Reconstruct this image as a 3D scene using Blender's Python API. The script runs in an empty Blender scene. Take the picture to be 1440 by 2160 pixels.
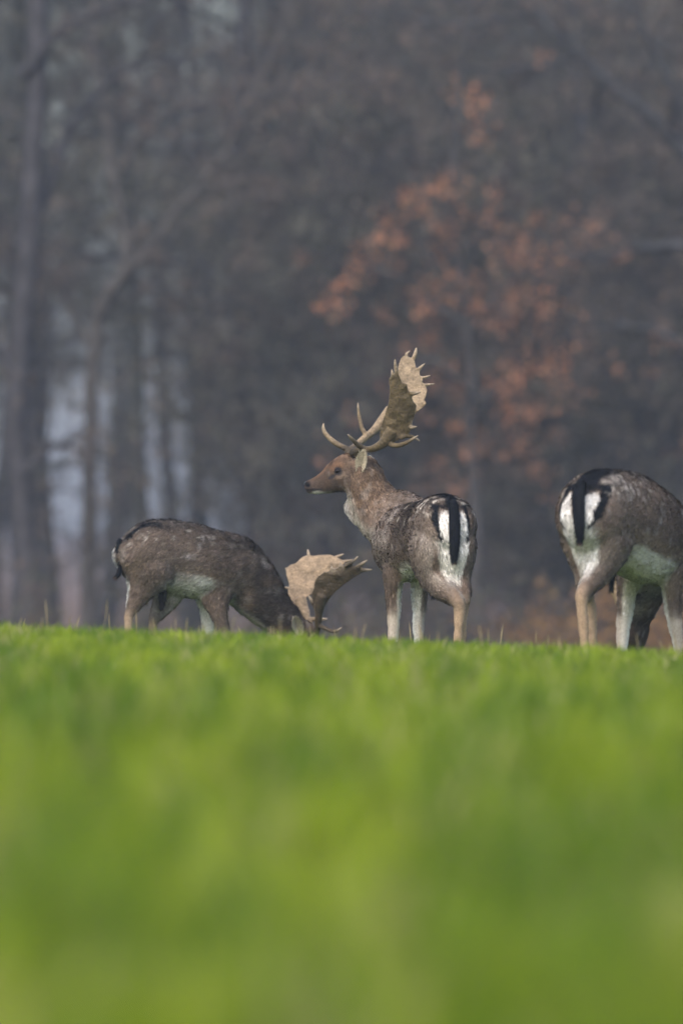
import bpy, bmesh, math, random
import numpy as np
from mathutils import Vector

# ------------------------------------------------------------------ camera, sky, sun, exposure
scene = bpy.context.scene
COL = scene.collection
ZC = 0.62                      # camera height above the ground it stands on
FPX = 24000.0                  # 400 mm lens, in pixels of the 1440x2160 frame
HOR = 1350.0                   # picture row of the horizon

cam_data = bpy.data.cameras.new('camera')
cam = bpy.data.objects.new('camera', cam_data)
COL.objects.link(cam)
cam.location = (0, 0, ZC)
cam.rotation_euler = (math.radians(90) + math.atan((HOR - 1080) / FPX), 0, 0)
cam_data.sensor_fit = 'VERTICAL'
cam_data.sensor_height = 36.0
cam_data.sensor_width = 24.0
cam_data.lens = 400.0
cam_data.clip_start = 0.1
cam_data.clip_end = 5000
cam_data.dof.use_dof = True
cam_data.dof.focus_distance = 60.0
cam_data.dof.aperture_fstop = 3.3
scene.camera = cam

SUN_EL, SUN_AZ = math.radians(48), math.radians(206)   # azimuth clockwise from +Y: behind the camera, to the left
world = bpy.data.worlds.new('World')
scene.world = world
world.use_nodes = True
wn = world.node_tree
wn.nodes.clear()
sky_tex = wn.nodes.new('ShaderNodeTexSky')
sky_tex.sky_type = 'NISHITA'
sky_tex.sun_disc = False
sky_tex.sun_elevation = SUN_EL
sky_tex.sun_rotation = SUN_AZ
sky_tex.air_density = 1.0
sky_tex.dust_density = 4.0
sky_tex.ozone_density = 1.0
bg = wn.nodes.new('ShaderNodeBackground')
bg.inputs['Strength'].default_value = 0.15
wo = wn.nodes.new('ShaderNodeOutputWorld')
wn.links.new(sky_tex.outputs[0], bg.inputs[0])
wn.links.new(bg.outputs[0], wo.inputs[0])

sun_data = bpy.data.lights.new('sun', 'SUN')
sun_data.energy = 0.7
sun_data.angle = math.radians(60)
sun_data.color = (1.0, 0.97, 0.93)
sun = bpy.data.objects.new('sun', sun_data)
COL.objects.link(sun)
sd = Vector((math.sin(SUN_AZ) * math.cos(SUN_EL), math.cos(SUN_AZ) * math.cos(SUN_EL), math.sin(SUN_EL)))
sun.rotation_euler = sd.to_track_quat('Z', 'Y').to_euler()
sun.location = (0, 0, 60)

vs = scene.view_settings
vs.view_transform = 'Standard'
vs.look = 'None'
vs.gamma = 1.0
vs.use_curve_mapping = False
vs.exposure = 1.15
scene.render.engine = 'CYCLES'
scene.cycles.use_denoising = True
scene.cycles.max_bounces = 5
scene.cycles.adaptive_threshold = 0.02
scene.cycles.volume_bounces = 1
scene.cycles.transparent_max_bounces = 8

# ------------------------------------------------------------------ helpers
rng = np.random.default_rng(7)


def hash3(i, j, k, seed):
    n = (i * 374761393 + j * 668265263 + k * 2147483647 + seed * 1274126177) & 0xFFFFFFFF
    n = ((n ^ (n >> 13)) * 1274126177) & 0xFFFFFFFF
    n = (n ^ (n >> 16)) & 0xFFFFFF
    return n / float(0xFFFFFF)


def vnoise(P, scale, seed=0):
    """smooth value noise 0..1 at the rows of P"""
    Q = np.asarray(P, float) * np.asarray(scale, float)
    I = np.floor(Q).astype(np.int64)
    f = Q - I
    f = f * f * (3 - 2 * f)
    out = 0
    for dx in (0, 1):
        for dy in (0, 1):
            for dz in (0, 1):
                w = ((f[:, 0] if dx else 1 - f[:, 0]) * (f[:, 1] if dy else 1 - f[:, 1]) * (f[:, 2] if dz else 1 - f[:, 2]))
                out = out + w * hash3(I[:, 0] + dx, I[:, 1] + dy, I[:, 2] + dz, seed)
    return out


def sst(a, b, x):
    t = np.clip((x - a) / (b - a), 0, 1)
    return t * t * (3 - 2 * t)


def mesh_from(name, V, F, colors=None, normals=None, smooth=True, attr='tint'):
    """F: list of (n,k) index arrays"""
    me = bpy.data.meshes.new(name)
    V = np.asarray(V, np.float32)
    Fs = [np.asarray(f, np.int32) for f in (F if isinstance(F, list) else [F]) if len(f)]
    nl = sum(f.size for f in Fs)
    npoly = sum(len(f) for f in Fs)
    me.vertices.add(len(V))
    me.vertices.foreach_set('co', V.ravel())
    me.loops.add(nl)
    me.loops.foreach_set('vertex_index', np.concatenate([f.ravel() for f in Fs]))
    me.polygons.add(npoly)
    tot = np.concatenate([np.full(len(f), f.shape[1], np.int32) for f in Fs])
    start = np.concatenate([[0], np.cumsum(tot)[:-1]]).astype(np.int32)
    me.polygons.foreach_set('loop_start', start)
    me.polygons.foreach_set('loop_total', tot)
    me.polygons.foreach_set('use_smooth', np.full(npoly, smooth))
    me.update(calc_edges=True)
    if colors is not None:
        a = me.color_attributes.new(attr, 'FLOAT_COLOR', 'POINT')
        c = np.ones((len(V), 4), np.float32)
        c[:, :3] = colors
        a.data.foreach_set('color', c.ravel())
    me.validate()
    if normals is not None and len(me.vertices) == len(V):
        me.normals_split_custom_set_from_vertices(np.asarray(normals, np.float32).tolist())
    return me


def link(name, me, mat=None, parent=None, loc=(0, 0, 0)):
    o = bpy.data.objects.new(name, me)
    COL.objects.link(o)
    o.location = loc
    if parent is not None:
        o.parent = parent
    if mat is not None and me is not None and not me.materials:
        me.materials.append(mat)
    return o


def tag(o, label, cat, group=None):
    o['label'] = label
    o['category'] = cat
    if group:
        o['group'] = group
    return o


def empty(name, loc):
    o = bpy.data.objects.new(name, None)
    COL.objects.link(o)
    o.location = loc
    o.empty_display_size = 0.2
    return o


def catmull(pts, sub):
    """pts (n,k) -> smooth resample"""
    pts = np.asarray(pts, float)
    n = len(pts)
    out = []
    for i in range(n - 1):
        p0 = pts[max(i - 1, 0)]; p1 = pts[i]; p2 = pts[i + 1]; p3 = pts[min(i + 2, n - 1)]
        for t in np.linspace(0, 1, sub, endpoint=False):
            out.append(0.5 * ((2 * p1) + (-p0 + p2) * t + (2 * p0 - 5 * p1 + 4 * p2 - p3) * t * t + (-p0 + 3 * p1 - 3 * p2 + p3) * t ** 3))
    out.append(pts[-1])
    return np.array(out)


def tube(pts, hint=(0, 1, 0), sub=6, nring=18, cap=True):
    """pts rows: x,y,z,half_lateral,half_other. returns V, quads, tris, centres, lateral, up, tangent, radii"""
    C = catmull(pts, sub)
    P = C[:, :3]
    R = np.maximum(C[:, 3:5], 0.0015)
    T = np.gradient(P, axis=0)
    T /= np.linalg.norm(T, axis=1)[:, None] + 1e-12
    h = np.asarray(hint, float)
    if h.ndim == 1:
        h = np.tile(h, (len(P), 1))
    Lt = h - (h * T).sum(1)[:, None] * T
    Lt /= np.linalg.norm(Lt, axis=1)[:, None] + 1e-12
    Up = np.cross(T, Lt)
    a = np.linspace(0, 2 * np.pi, nring, endpoint=False)
    V = P[:, None, :] + Lt[:, None, :] * (np.cos(a)[None, :, None] * R[:, 0][:, None, None]) + Up[:, None, :] * (np.sin(a)[None, :, None] * R[:, 1][:, None, None])
    n = len(P)
    V = V.reshape(-1, 3)
    q = []
    for i in range(n - 1):
        b = i * nring
        for j in range(nring):
            k = (j + 1) % nring
            q.append((b + j, b + k, b + nring + k, b + nring + j))
    tris = []
    if cap:
        m = R.min(1)
        V = np.vstack([V, P[0] - T[0] * m[0] * 0.6, P[-1] + T[-1] * m[-1] * 0.6])
        c0, c1 = len(V) - 2, len(V) - 1
        e = (n - 1) * nring
        for j in range(nring):
            k = (j + 1) % nring
            tris.append((c0, k, j))
            tris.append((c1, e + j, e + k))
    return V, np.array(q), np.array(tris).reshape(-1, 3), P, Lt, Up, T, R


class Soup:
    def __init__(self):
        self.V, self.Q, self.T, self.C, self.n = [], [], [], [], 0

    def add(self, V, Q=None, T=None, c=None):
        if Q is not None and len(Q):
            self.Q.append(np.asarray(Q) + self.n)
        if T is not None and len(T):
            self.T.append(np.asarray(T) + self.n)
        self.V.append(np.asarray(V, float))
        self.n += len(V)
        if c is not None:
            c = np.asarray(c, float)
            self.C.append(np.tile(c, (len(V), 1)) if c.ndim == 1 else c)

    def mesh(self, name, smooth=True):
        F = []
        if self.Q:
            F.append(np.vstack(self.Q))
        if self.T:
            F.append(np.vstack(self.T))
        return mesh_from(name, np.vstack(self.V), F, np.vstack(self.C) if self.C else None, smooth=smooth)


def remesh(V, Q, T, voxel, smooth_it, factor=0.5):
    """one continuous skin over overlapping closed shapes"""
    F = []
    if len(Q):
        F.append(Q)
    if len(T):
        F.append(T)
    me = mesh_from('remesh_source', V, F)
    o = bpy.data.objects.new('remesh_source', me)
    COL.objects.link(o)
    m = o.modifiers.new('r', 'REMESH')
    m.mode = 'VOXEL'
    m.voxel_size = voxel
    s = o.modifiers.new('s', 'SMOOTH')
    s.iterations = smooth_it
    s.factor = factor
    dg = bpy.context.evaluated_depsgraph_get()
    ev = o.evaluated_get(dg)
    em = ev.to_mesh()
    nv = len(em.vertices)
    VV = np.empty(nv * 3, np.float32); em.vertices.foreach_get('co', VV); VV = VV.reshape(-1, 3).astype(float)
    NN = np.empty(nv * 3, np.float32); em.vertex_normals.foreach_get('vector', NN); NN = NN.reshape(-1, 3).astype(float)
    nl = len(em.loops)
    LI = np.empty(nl, np.int32); em.loops.foreach_get('vertex_index', LI)
    ls = np.empty(len(em.polygons), np.int32); em.polygons.foreach_get('loop_start', ls)
    lt = np.empty(len(em.polygons), np.int32); em.polygons.foreach_get('loop_total', lt)
    q = ls[lt == 4]
    FQ = np.stack([LI[q], LI[q + 1], LI[q + 2], LI[q + 3]], 1) if len(q) else np.zeros((0, 4), int)
    t = ls[lt == 3]
    FT = np.stack([LI[t], LI[t + 1], LI[t + 2]], 1) if len(t) else np.zeros((0, 3), int)
    ev.to_mesh_clear()
    bpy.data.objects.remove(o)
    bpy.data.meshes.remove(me)
    return VV, FQ, FT, NN


# ------------------------------------------------------------------ materials
def nodemat(name):
    m = bpy.data.materials.new(name)
    m.use_nodes = True
    nt = m.node_tree
    b = nt.nodes['Principled BSDF']
    return m, nt, b


def attr_mat(name, rough=0.8, spec=0.2, noise_scale=40.0, lo=0.8, hi=1.2, bump=0.0, bump_scale=60.0, subsurf=0.0, trans=0.0, attr='tint'):
    """colour from the mesh's own colour attribute, broken up by fine procedural noise"""
    m, nt, b = nodemat(name)
    a = nt.nodes.new('ShaderNodeAttribute'); a.attribute_name = attr
    tc = nt.nodes.new('ShaderNodeTexCoord')
    n = nt.nodes.new('ShaderNodeTexNoise'); n.inputs['Scale'].default_value = noise_scale; n.inputs['Detail'].default_value = 4
    mr = nt.nodes.new('ShaderNodeMapRange'); mr.inputs['From Min'].default_value = 0.3; mr.inputs['From Max'].default_value = 0.7
    mr.inputs['To Min'].default_value = lo; mr.inputs['To Max'].default_value = hi
    mul = nt.nodes.new('ShaderNodeVectorMath'); mul.operation = 'SCALE'
    L = nt.links.new
    L(tc.outputs['Object'], n.inputs['Vector']); L(n.outputs['Fac'], mr.inputs['Value'])
    L(a.outputs['Color'], mul.inputs[0]); L(mr.outputs['Result'], mul.inputs['Scale'])
    L(mul.outputs['Vector'], b.inputs['Base Color'])
    b.inputs['Roughness'].default_value = rough
    b.inputs['Specular IOR Level'].default_value = spec
    if bump:
        n2 = nt.nodes.new('ShaderNodeTexNoise'); n2.inputs['Scale'].default_value = bump_scale; n2.inputs['Detail'].default_value = 6
        bp = nt.nodes.new('ShaderNodeBump'); bp.inputs['Strength'].default_value = bump; bp.inputs['Distance'].default_value = 0.01
        L(tc.outputs['Object'], n2.inputs['Vector']); L(n2.outputs['Fac'], bp.inputs['Height']); L(bp.outputs['Normal'], b.inputs['Normal'])
    if trans:
        tr = nt.nodes.new('ShaderNodeBsdfTranslucent')
        mx = nt.nodes.new('ShaderNodeMixShader'); mx.inputs[0].default_value = trans
        L(mul.outputs['Vector'], tr.inputs['Color'])
        out = nt.nodes['Material Output']
        L(b.outputs[0], mx.inputs[1]); L(tr.outputs[0], mx.inputs[2]); L(mx.outputs[0], out.inputs['Surface'])
    return m


M_COAT = attr_mat('deer_coat', 0.85, 0.07, 90, 0.82, 1.18)
M_ANTLER = attr_mat('antler_bone', 0.6, 0.25, 80, 0.75, 1.2, bump=0.8, bump_scale=80)
M_GRASS = attr_mat('grass_blade', 0.55, 0.25, 3.0, 0.9, 1.1, trans=0.3)
M_LEAF = attr_mat('dead_leaf', 0.7, 0.2, 6.0, 0.75, 1.25, trans=0.25)
M_BARK = attr_mat('bark', 0.9, 0.1, 5.0, 0.65, 1.3, bump=0.8, bump_scale=18)
M_TWIG = attr_mat('twig_bark', 0.9, 0.1, 2.0, 0.8, 1.2)

M_EYE, _nt, _b = nodemat('deer_eye')
_n = _nt.nodes.new('ShaderNodeTexNoise'); _n.inputs['Scale'].default_value = 30
_r = _nt.nodes.new('ShaderNodeValToRGB'); _r.color_ramp.elements[0].color = (0.004, 0.003, 0.003, 1); _r.color_ramp.elements[1].color = (0.012, 0.008, 0.006, 1)
_nt.links.new(_n.outputs['Fac'], _r.inputs['Fac']); _nt.links.new(_r.outputs['Color'], _b.inputs['Base Color'])
_b.inputs['Roughness'].default_value = 0.3
_b.inputs['Specular IOR Level'].default_value = 0.15

M_HOOF, _nt, _b = nodemat('hoof_horn')
_n = _nt.nodes.new('ShaderNodeTexNoise'); _n.inputs['Scale'].default_value = 60
_r = _nt.nodes.new('ShaderNodeValToRGB'); _r.color_ramp.elements[0].color = (0.012, 0.01, 0.009, 1); _r.color_ramp.elements[1].color = (0.04, 0.034, 0.03, 1)
_nt.links.new(_n.outputs['Fac'], _r.inputs['Fac']); _nt.links.new(_r.outputs['Color'], _b.inputs['Base Color'])
_b.inputs['Roughness'].default_value = 0.5

# ------------------------------------------------------------------ ground
KX = np.array([-60, -6, -1.5, 0.5, 1.3, 3.0, 60])
KV = np.array([.0009, .0009, .00095, .0012, .0034, .0040, .0040])
YC = 50.0


def ground_z(x, y):
    x = np.asarray(x, float); y = np.asarray(y, float)
    A = -0.052 - 0.036 * np.clip(x, -6, 6)            # ridge height relative to the eye
    t = np.clip(y / YC, 0, 1)
    before = -0.66 + (A + 0.66) * (t ** 0.92)
    before = before + 0.022 * np.sin(x * 1.7 + y * 0.31) * t * (1 - t) * 2
    k = np.interp(x, KX, KV)
    dy = np.maximum(y - YC, 0)
    dlim = np.minimum(dy, 18)
    after = A - k * dlim ** 2
    # carry on down to the wood floor
    w = sst(66, 92, y)
    floor = -1.25 + 0.12 * np.sin(x * 0.21) * np.cos(y * 0.13) + 0.012 * np.maximum(y - 240, 0)
    after = after * (1 - w) + floor * w
    return ZC + np.where(y <= YC, before, after)


xs = np.unique(np.concatenate([np.linspace(-900, -40, 18), np.linspace(-40, -6, 24), np.linspace(-6, 6, 61), np.linspace(6, 40, 24), np.linspace(40, 900, 18)]))
ys = np.unique(np.concatenate([np.linspace(-300, -5, 12), np.linspace(-5, 100, 211), np.linspace(100, 300, 60), np.linspace(300, 1500, 18)]))
X, Y = np.meshgrid(xs, ys)
Z = ground_z(X, Y)
gv = np.stack([X.ravel(), Y.ravel(), Z.ravel()], 1)
nx = len(xs)
ii = np.arange((len(ys) - 1) * nx).reshape(-1, nx)[:, :-1].ravel()
gf = np.stack([ii, ii + 1, ii + nx + 1, ii + nx], 1)
M_GROUND, nt, b = nodemat('pasture_and_leaf_litter')
geo = nt.nodes.new('ShaderNodeNewGeometry')
sep = nt.nodes.new('ShaderNodeSeparateXYZ')
n1 = nt.nodes.new('ShaderNodeTexNoise'); n1.inputs['Scale'].default_value = 1.3; n1.inputs['Detail'].default_value = 8
n2 = nt.nodes.new('ShaderNodeTexNoise'); n2.inputs['Scale'].default_value = 14; n2.inputs['Detail'].default_value = 6
r1 = nt.nodes.new('ShaderNodeValToRGB')
r1.color_ramp.elements[0].position = 0.3; r1.color_ramp.elements[0].color = (0.035, 0.06, 0.008, 1)
r1.color_ramp.elements[1].position = 0.7; r1.color_ramp.elements[1].color = (0.08, 0.12, 0.018, 1)
r2 = nt.nodes.new('ShaderNodeValToRGB')
r2.color_ramp.elements[0].position = 0.3; r2.color_ramp.elements[0].color = (0.035, 0.025, 0.018, 1)
r2.color_ramp.elements[1].position = 0.7; r2.color_ramp.elements[1].color = (0.14, 0.075, 0.035, 1)
ad = nt.nodes.new('ShaderNodeMath'); ad.operation = 'MULTIPLY_ADD'; ad.inputs[1].default_value = 14; 
mr = nt.nodes.new('ShaderNodeMapRange'); mr.inputs['From Min'].default_value = 90; mr.inputs['From Max'].default_value = 99
mx = nt.nodes.new('ShaderNodeMix'); mx.data_type = 'RGBA'
L = nt.links.new
L(geo.outputs['Position'], sep.inputs[0]); L(geo.outputs['Position'], n1.inputs['Vector']); L(geo.outputs['Position'], n2.inputs['Vector'])
L(n1.outputs['Fac'], r1.inputs['Fac']); L(n2.outputs['Fac'], r2.inputs['Fac'])
L(n1.outputs['Fac'], ad.inputs[0]); L(sep.outputs['Y'], ad.inputs[2]); L(ad.outputs[0], mr.inputs['Value'])
L(mr.outputs['Result'], mx.inputs['Factor']); L(r1.outputs['Color'], mx.inputs[6]); L(r2.outputs['Color'], mx.inputs[7])
L(mx.outputs[2], b.inputs['Base Color'])
b.inputs['Roughness'].default_value = 0.95
b.inputs['Specular IOR Level'].default_value = 0.1
bp = nt.nodes.new('ShaderNodeBump'); bp.inputs['Strength'].default_value = 0.6; bp.inputs['Distance'].default_value = 0.05
L(n2.outputs['Fac'], bp.inputs['Height']); L(bp.outputs['Normal'], b.inputs['Normal'])
ground = link('ground', mesh_from('ground', gv, gf), M_GROUND)
ground['kind'] = 'structure'


def at(px, d):
    return (px - 720.0) / FPX * d


def atz(py, d):
    return ZC + (HOR - py) / FPX * d


# ------------------------------------------------------------------ wood behind the deer
def stick(soup, pts, rad, k, col):
    """tapered k-sided stick along a polyline, closed to a point"""
    P = np.asarray(pts, float); r = np.asarray(rad, float)
    T = np.gradient(P, axis=0); T /= np.linalg.norm(T, axis=1)[:, None] + 1e-9
    ref = np.array([0.31, 0.87, 0.38]); ref2 = np.array([0.9, -0.2, 0.4])
    if abs(T[0] @ ref) > 0.9:
        ref = ref2
    A = np.cross(T, ref); A /= np.linalg.norm(A, axis=1)[:, None] + 1e-9
    B = np.cross(T, A)
    a = np.linspace(0, 2 * np.pi, k, endpoint=False)
    V = P[:, None] + r[:, None, None] * (np.cos(a)[None, :, None] * A[:, None] + np.sin(a)[None, :, None] * B[:, None])
    n = len(P)
    i = np.arange(n - 1)[:, None] * k
    j = np.arange(k)[None, :]; j2 = (j + 1) % k
    Q = np.stack([(i + j).ravel(), (i + j2).ravel(), (i + k + j2).ravel(), (i + k + j).ravel()], 1)
    soup.add(V.reshape(-1, 3), Q, None, col)


def wander(rs, p, d, length, n, wob, lift=0.0):
    pts = [np.array(p, float)]
    d = np.array(d, float); d /= np.linalg.norm(d)
    for i in range(n):
        d = d + rs.normal(0, wob, 3) + np.array([0, 0, lift])
        d /= np.linalg.norm(d)
        pts.append(pts[-1] + d * length / n)
    return np.array(pts)


def twigs(soup, rs, starts, dirs, lens, width, col, bend=0.35):
    """many three-sided tapered twigs at once, each of two segments"""
    n = len(starts)
    D = dirs + rs.normal(0, 0.35, (n, 3)); D /= np.linalg.norm(D, axis=1)[:, None]
    D2 = D + rs.normal(0, bend, (n, 3)); D2 /= np.linalg.norm(D2, axis=1)[:, None]
    A = np.cross(D, rs.normal(0, 1, (n, 3))); A /= np.linalg.norm(A, axis=1)[:, None] + 1e-9
    B = np.cross(D, A)
    M = starts + D * lens[:, None] * 0.5
    E = M + D2 * lens[:, None] * 0.5
    w = width[:, None]
    V = np.stack([starts + A * w, starts - A * w * .5 + B * w * .87, starts - A * w * .5 - B * w * .87,
                  M + A * w * .6, M - A * w * .3 + B * w * .52, M - A * w * .3 - B * w * .52, E], 1)
    base = np.arange(n)[:, None] * 7
    q = np.array([[0, 1, 4, 3], [1, 2, 5, 4], [2, 0, 3, 5]])
    t = np.array([[3, 4, 6], [4, 5, 6], [5, 3, 6]])
    Q = (base[:, None, :] + q[None]).reshape(-1, 4)
    T = (base[:, None, :] + t[None]).reshape(-1, 3)
    c = np.repeat(np.asarray(col) * rs.uniform(0.7, 1.3, (n, 1)), 7, axis=0)
    soup.add(V.reshape(-1, 3), Q, T, c)


def branch_out(crown, rs, spine, r0, tw, wood, twig_col, nsub=7, sub_len=1.6, twig_n=16, droop=-0.02):
    """side branches and twigs along a limb"""
    L = len(spine)
    S, Dd, Ln = [], [], []
    for _ in range(nsub):
        u = rs.uniform(0.2, 1.0) * (L - 1)
        i = int(min(u, L - 2)); p = spine[i] + (spine[i + 1] - spine[i]) * (u - i)
        t = spine[i + 1] - spine[i]; t /= np.linalg.norm(t)
        d = t * 0.7 + rs.normal(0, 0.75, 3) + np.array([0, 0, 0.1])
        l = sub_len * rs.uniform(0.5, 1.2)
        b = wander(rs, p, d, l, 6, 0.22, droop)
        rr = r0 * 0.32 * (1 - 0.6 * u / L)
        stick(crown, b, np.linspace(max(rr, .008), .004, 7), 4, wood)
        m = twig_n
        uu = rs.uniform(0.1, 1.0, m) * 6
        ix = np.minimum(uu.astype(int), 5)
        S.append(b[ix] + (b[ix + 1] - b[ix]) * (uu - ix)[:, None])
        dd = b[ix + 1] - b[ix]; dd /= np.linalg.norm(dd, axis=1)[:, None]
        Dd.append(dd * 0.6 + rs.normal(0, 0.6, (m, 3)))
        Ln.append(rs.uniform(0.25, 0.75, m) * tw)
    S = np.vstack(S); Dd = np.vstack(Dd); Ln = np.concatenate(Ln)
    twigs(crown, rs, S, Dd, Ln, rs.uniform(.003, .006, len(S)), twig_col)


WOODS = [((.050, .049, .052), (.050, .046, .048)), ((.048, .051, .048), (.048, .049, .046)), ((.033, .034, .040), (.046, .042, .046)), ((.092, .085, .078), (.064, .057, .054))]


def grow_tree(seed, height, r0, wood, twig_col, first=2.0, nlimb=13, lean=0.02, leafy=0, leaf_cols=None):
    rs = np.random.default_rng(seed)
    trunk, crown = Soup(), Soup()
    n = 16
    sp = wander(rs, (0, 0, -0.15), (rs.normal(0, lean), rs.normal(0, lean), 1), height, n, 0.035, 0.02)
    rad = r0 * (1 - np.linspace(0, 1, n + 1) ** 1.1 * 0.9)
    rad[0] *= 1.5; rad[1] *= 1.08
    fine = catmull(np.column_stack([sp, rad]), 3)
    wob = 1 + 0.06 * np.sin(np.arange(len(fine)) * 1.7 + seed)
    stick(trunk, fine[:, :3], fine[:, 3] * wob, 12, wood)
    for i in range(nlimb):
        h = first + (height - first) * ((i + rs.uniform(0, .8)) / nlimb) * 0.92
        u = h / height * n; k = int(min(u, n - 1))
        p = sp[k] + (sp[k + 1] - sp[k]) * (u - k)
        a = i * 2.4 + rs.uniform(-.5, .5)
        up = rs.uniform(0.15, 0.9)
        l = (1.3 + 0.28 * (height - h)) * rs.uniform(0.7, 1.15)
        lm = wander(rs, p, (math.cos(a), math.sin(a), up), l, 9, 0.13, 0.015)
        rl = max(r0 * (1 - h / height) * rs.uniform(.3, .5), 0.015)
        stick(trunk, lm, np.linspace(rl, 0.006, 10), 6, wood)
        branch_out(crown, rs, lm, rl, 1.1, wood, twig_col, nsub=int(6 + 2 * l), sub_len=0.55 * l, twig_n=15)
    # fine twigs up the leader
    branch_out(crown, rs, sp[n // 2:], r0 * 0.3, 1.0, wood, twig_col, nsub=10, sub_len=1.4, twig_n=14)
    lv = None
    if leafy:
        ls_ = Soup()
        tips = np.vstack(crown.V)
        pick = tips[rs.integers(0, len(tips), leafy)]
        leaf_soup(ls_, rs, pick, rs.uniform(.08, .3, leafy), rs.integers(8, 34, leafy), .04, leaf_cols)
        lv = ls_.mesh('withered_leaves')
        lv.materials.append(M_LEAF)
    return trunk.mesh('tree_trunk'), crown.mesh('tree_crown'), lv


def leaf_soup(soup, rs, centres, radii, counts, size, cols):
    """curled dead leaves, each two folded triangles, clustered round twig ends"""
    for c, r, n in zip(centres, radii, counts):
        n = int(n)
        P = np.asarray(c) + rs.normal(0, 0.5, (n, 3)) * r
        a = rs.normal(0, 1, (n, 3)); a /= np.linalg.norm(a, axis=1)[:, None]
        bb = np.cross(a, rs.normal(0, 1, (n, 3))); bb /= np.linalg.norm(bb, axis=1)[:, None]
        cc = np.cross(a, bb)
        s = size * rs.uniform(.6, 1.3, (n, 1))
        V = np.stack([P - a * s, P + bb * s * .5 + cc * s * .2, P + a * s, P - bb * s * .5 + cc * s * .2], 1).reshape(-1, 3)
        base = np.arange(n)[:, None] * 4
        T = (base[:, None, :] + np.array([[0, 1, 2], [0, 2, 3]])[None]).reshape(-1, 3)
        k = rs.integers(0, len(cols), n)
        C = np.repeat(np.asarray(cols)[k] * rs.uniform(.7, 1.25, (n, 1)), 4, axis=0)
        soup.add(V, None, T, C)


LEAFC = [[(.155, .125, .10), (.11, .092, .078)], [(.115, .116, .086), (.145, .128, .098), (.085, .082, .07)], [(.155, .11, .085), (.115, .095, .082)]]
VARIANTS = []
SPEC = [  # height, trunk radius, bark, first limb, limbs, withered leaves, label
    (17, .17, 0, 1.8, 17, 600, 'grey-brown woodland tree with low limbs and withered tan leaves clinging to its twigs'),
    (15, .13, 1, 1.6, 17, 600, 'mossy olive-barked woodland tree with low limbs and dull olive-tan leaf remnants'),
    (19, .20, 2, 2.4, 17, 0, 'tall dark-barked leafless woodland tree with a stout straight trunk'),
    (14, .11, 3, 1.5, 16, 560, 'slim pale-barked woodland tree with withered tan leaves down its low limbs'),
    (17, .15, 1, 5.0, 13, 300, 'mossy olive-barked woodland tree with a clear trunk and leaf remnants high up'),
    (19, .16, 2, 5.4, 12, 0, 'dark leafless woodland tree with a tall clear trunk and high branches'),
    (9, .05, 0, 1.6, 14, 300, 'thin twiggy sapling with tan withered leaves at the edge of the wood'),
    (8, .045, 1, 1.4, 14, 260, 'thin mossy sapling with a haze of olive twigs at the edge of the wood')]
for s, (h, r, w, f, nl, lf, lab) in enumerate(SPEC):
    tm, cm, lm_ = grow_tree(100 + s, h, r, WOODS[w][0], WOODS[w][1], f, nl, leafy=lf, leaf_cols=LEAFC[s % 3])
    tm.materials.append(M_BARK); cm.materials.append(M_TWIG)
    VARIANTS.append((tm, cm, lm_))


def place_tree(v, x, y, rz, sc, label, group, name='bare_tree'):
    e = empty(name, (x, y, float(ground_z(x, y)) - 0.02))
    e.rotation_euler = (0, 0, rz); e.scale = (sc, sc, sc)
    tag(e, label, 'tree', group)
    link('trunk', v[0], None, e); cr = link('crown', v[1], None, e)
    if v[2] is not None:
        link('withered_leaves', v[2], None, cr)['kind'] = 'stuff'
    return e


tr = np.random.default_rng(23)
spots = []
# trunks that can be told apart in the blur: (picture column, distance, variant, scale)
for px, d, v, sc in [(118, 156, 5, 1.0), (312, 160, 4, 1.05), (398, 172, 5, .9), (585, 155, 5, 1.1), (448, 180, 4, 1.0), (660, 167, 0, 1.0), (215, 184, 5, 1.0),
                     (830, 160, 1, 1.0), (735, 153, 3, .9), (1175, 162, 0, 1.0), (1290, 155, 2, .9), (1390, 170, 0, 1.0), (540, 186, 5, 1.1), (-60, 155, 1, 1.0), (20, 174, 5, 1.0)]:
    spots.append((at(px, d), d, v, sc))
for px, d, v, sc in [(640, 153, 7, 1.1), (790, 151, 6, 1.0), (1270, 150, 7, 1.1), (1440, 148, 6, 1.1), (1110, 152, 7, 1.2), (560, 148, 7, .95), (690, 151, 6, 1.0), (850, 149, 7, 1.1), (1210, 150, 6, 1.0), (1360, 151, 7, 1.0), (-220, 146, 6, 1.0), (1560, 148, 7, 1.0)]:
    spots.append((at(px, d), d, v, sc))
tries = 0
while len(spots) < 108 and tries < 6000:
    tries += 1
    d = 156 + 95 * tr.uniform()
    x = tr.uniform(-1, 1) * (0.03 * d + 6.5)
    px = x / d * FPX + 720
    if px < 640 and d > 216:
        continue
    if 140 < px < 190 or 235 < px < 295 or 335 < px < 375 or 475 < px < 505 or 575 < px < 605:
        continue
    if all((x - a) ** 2 + (d - b) ** 2 > 1.9 ** 2 for a, b, *_ in spots):
        v = int(tr.integers(4, 6)) if px < 640 else int(tr.integers(0, 6))
        spots.append((x, d, v, tr.uniform(0.85, 1.2)))
for x, d, v, sc in spots:
    place_tree(VARIANTS[v], x, d, tr.uniform(0, 6.28), sc, SPEC[v][6], 'saplings at the edge of the wood' if v > 5 else 'trees of the wood behind the meadow', 'sapling' if v > 5 else 'bare_tree')


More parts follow.
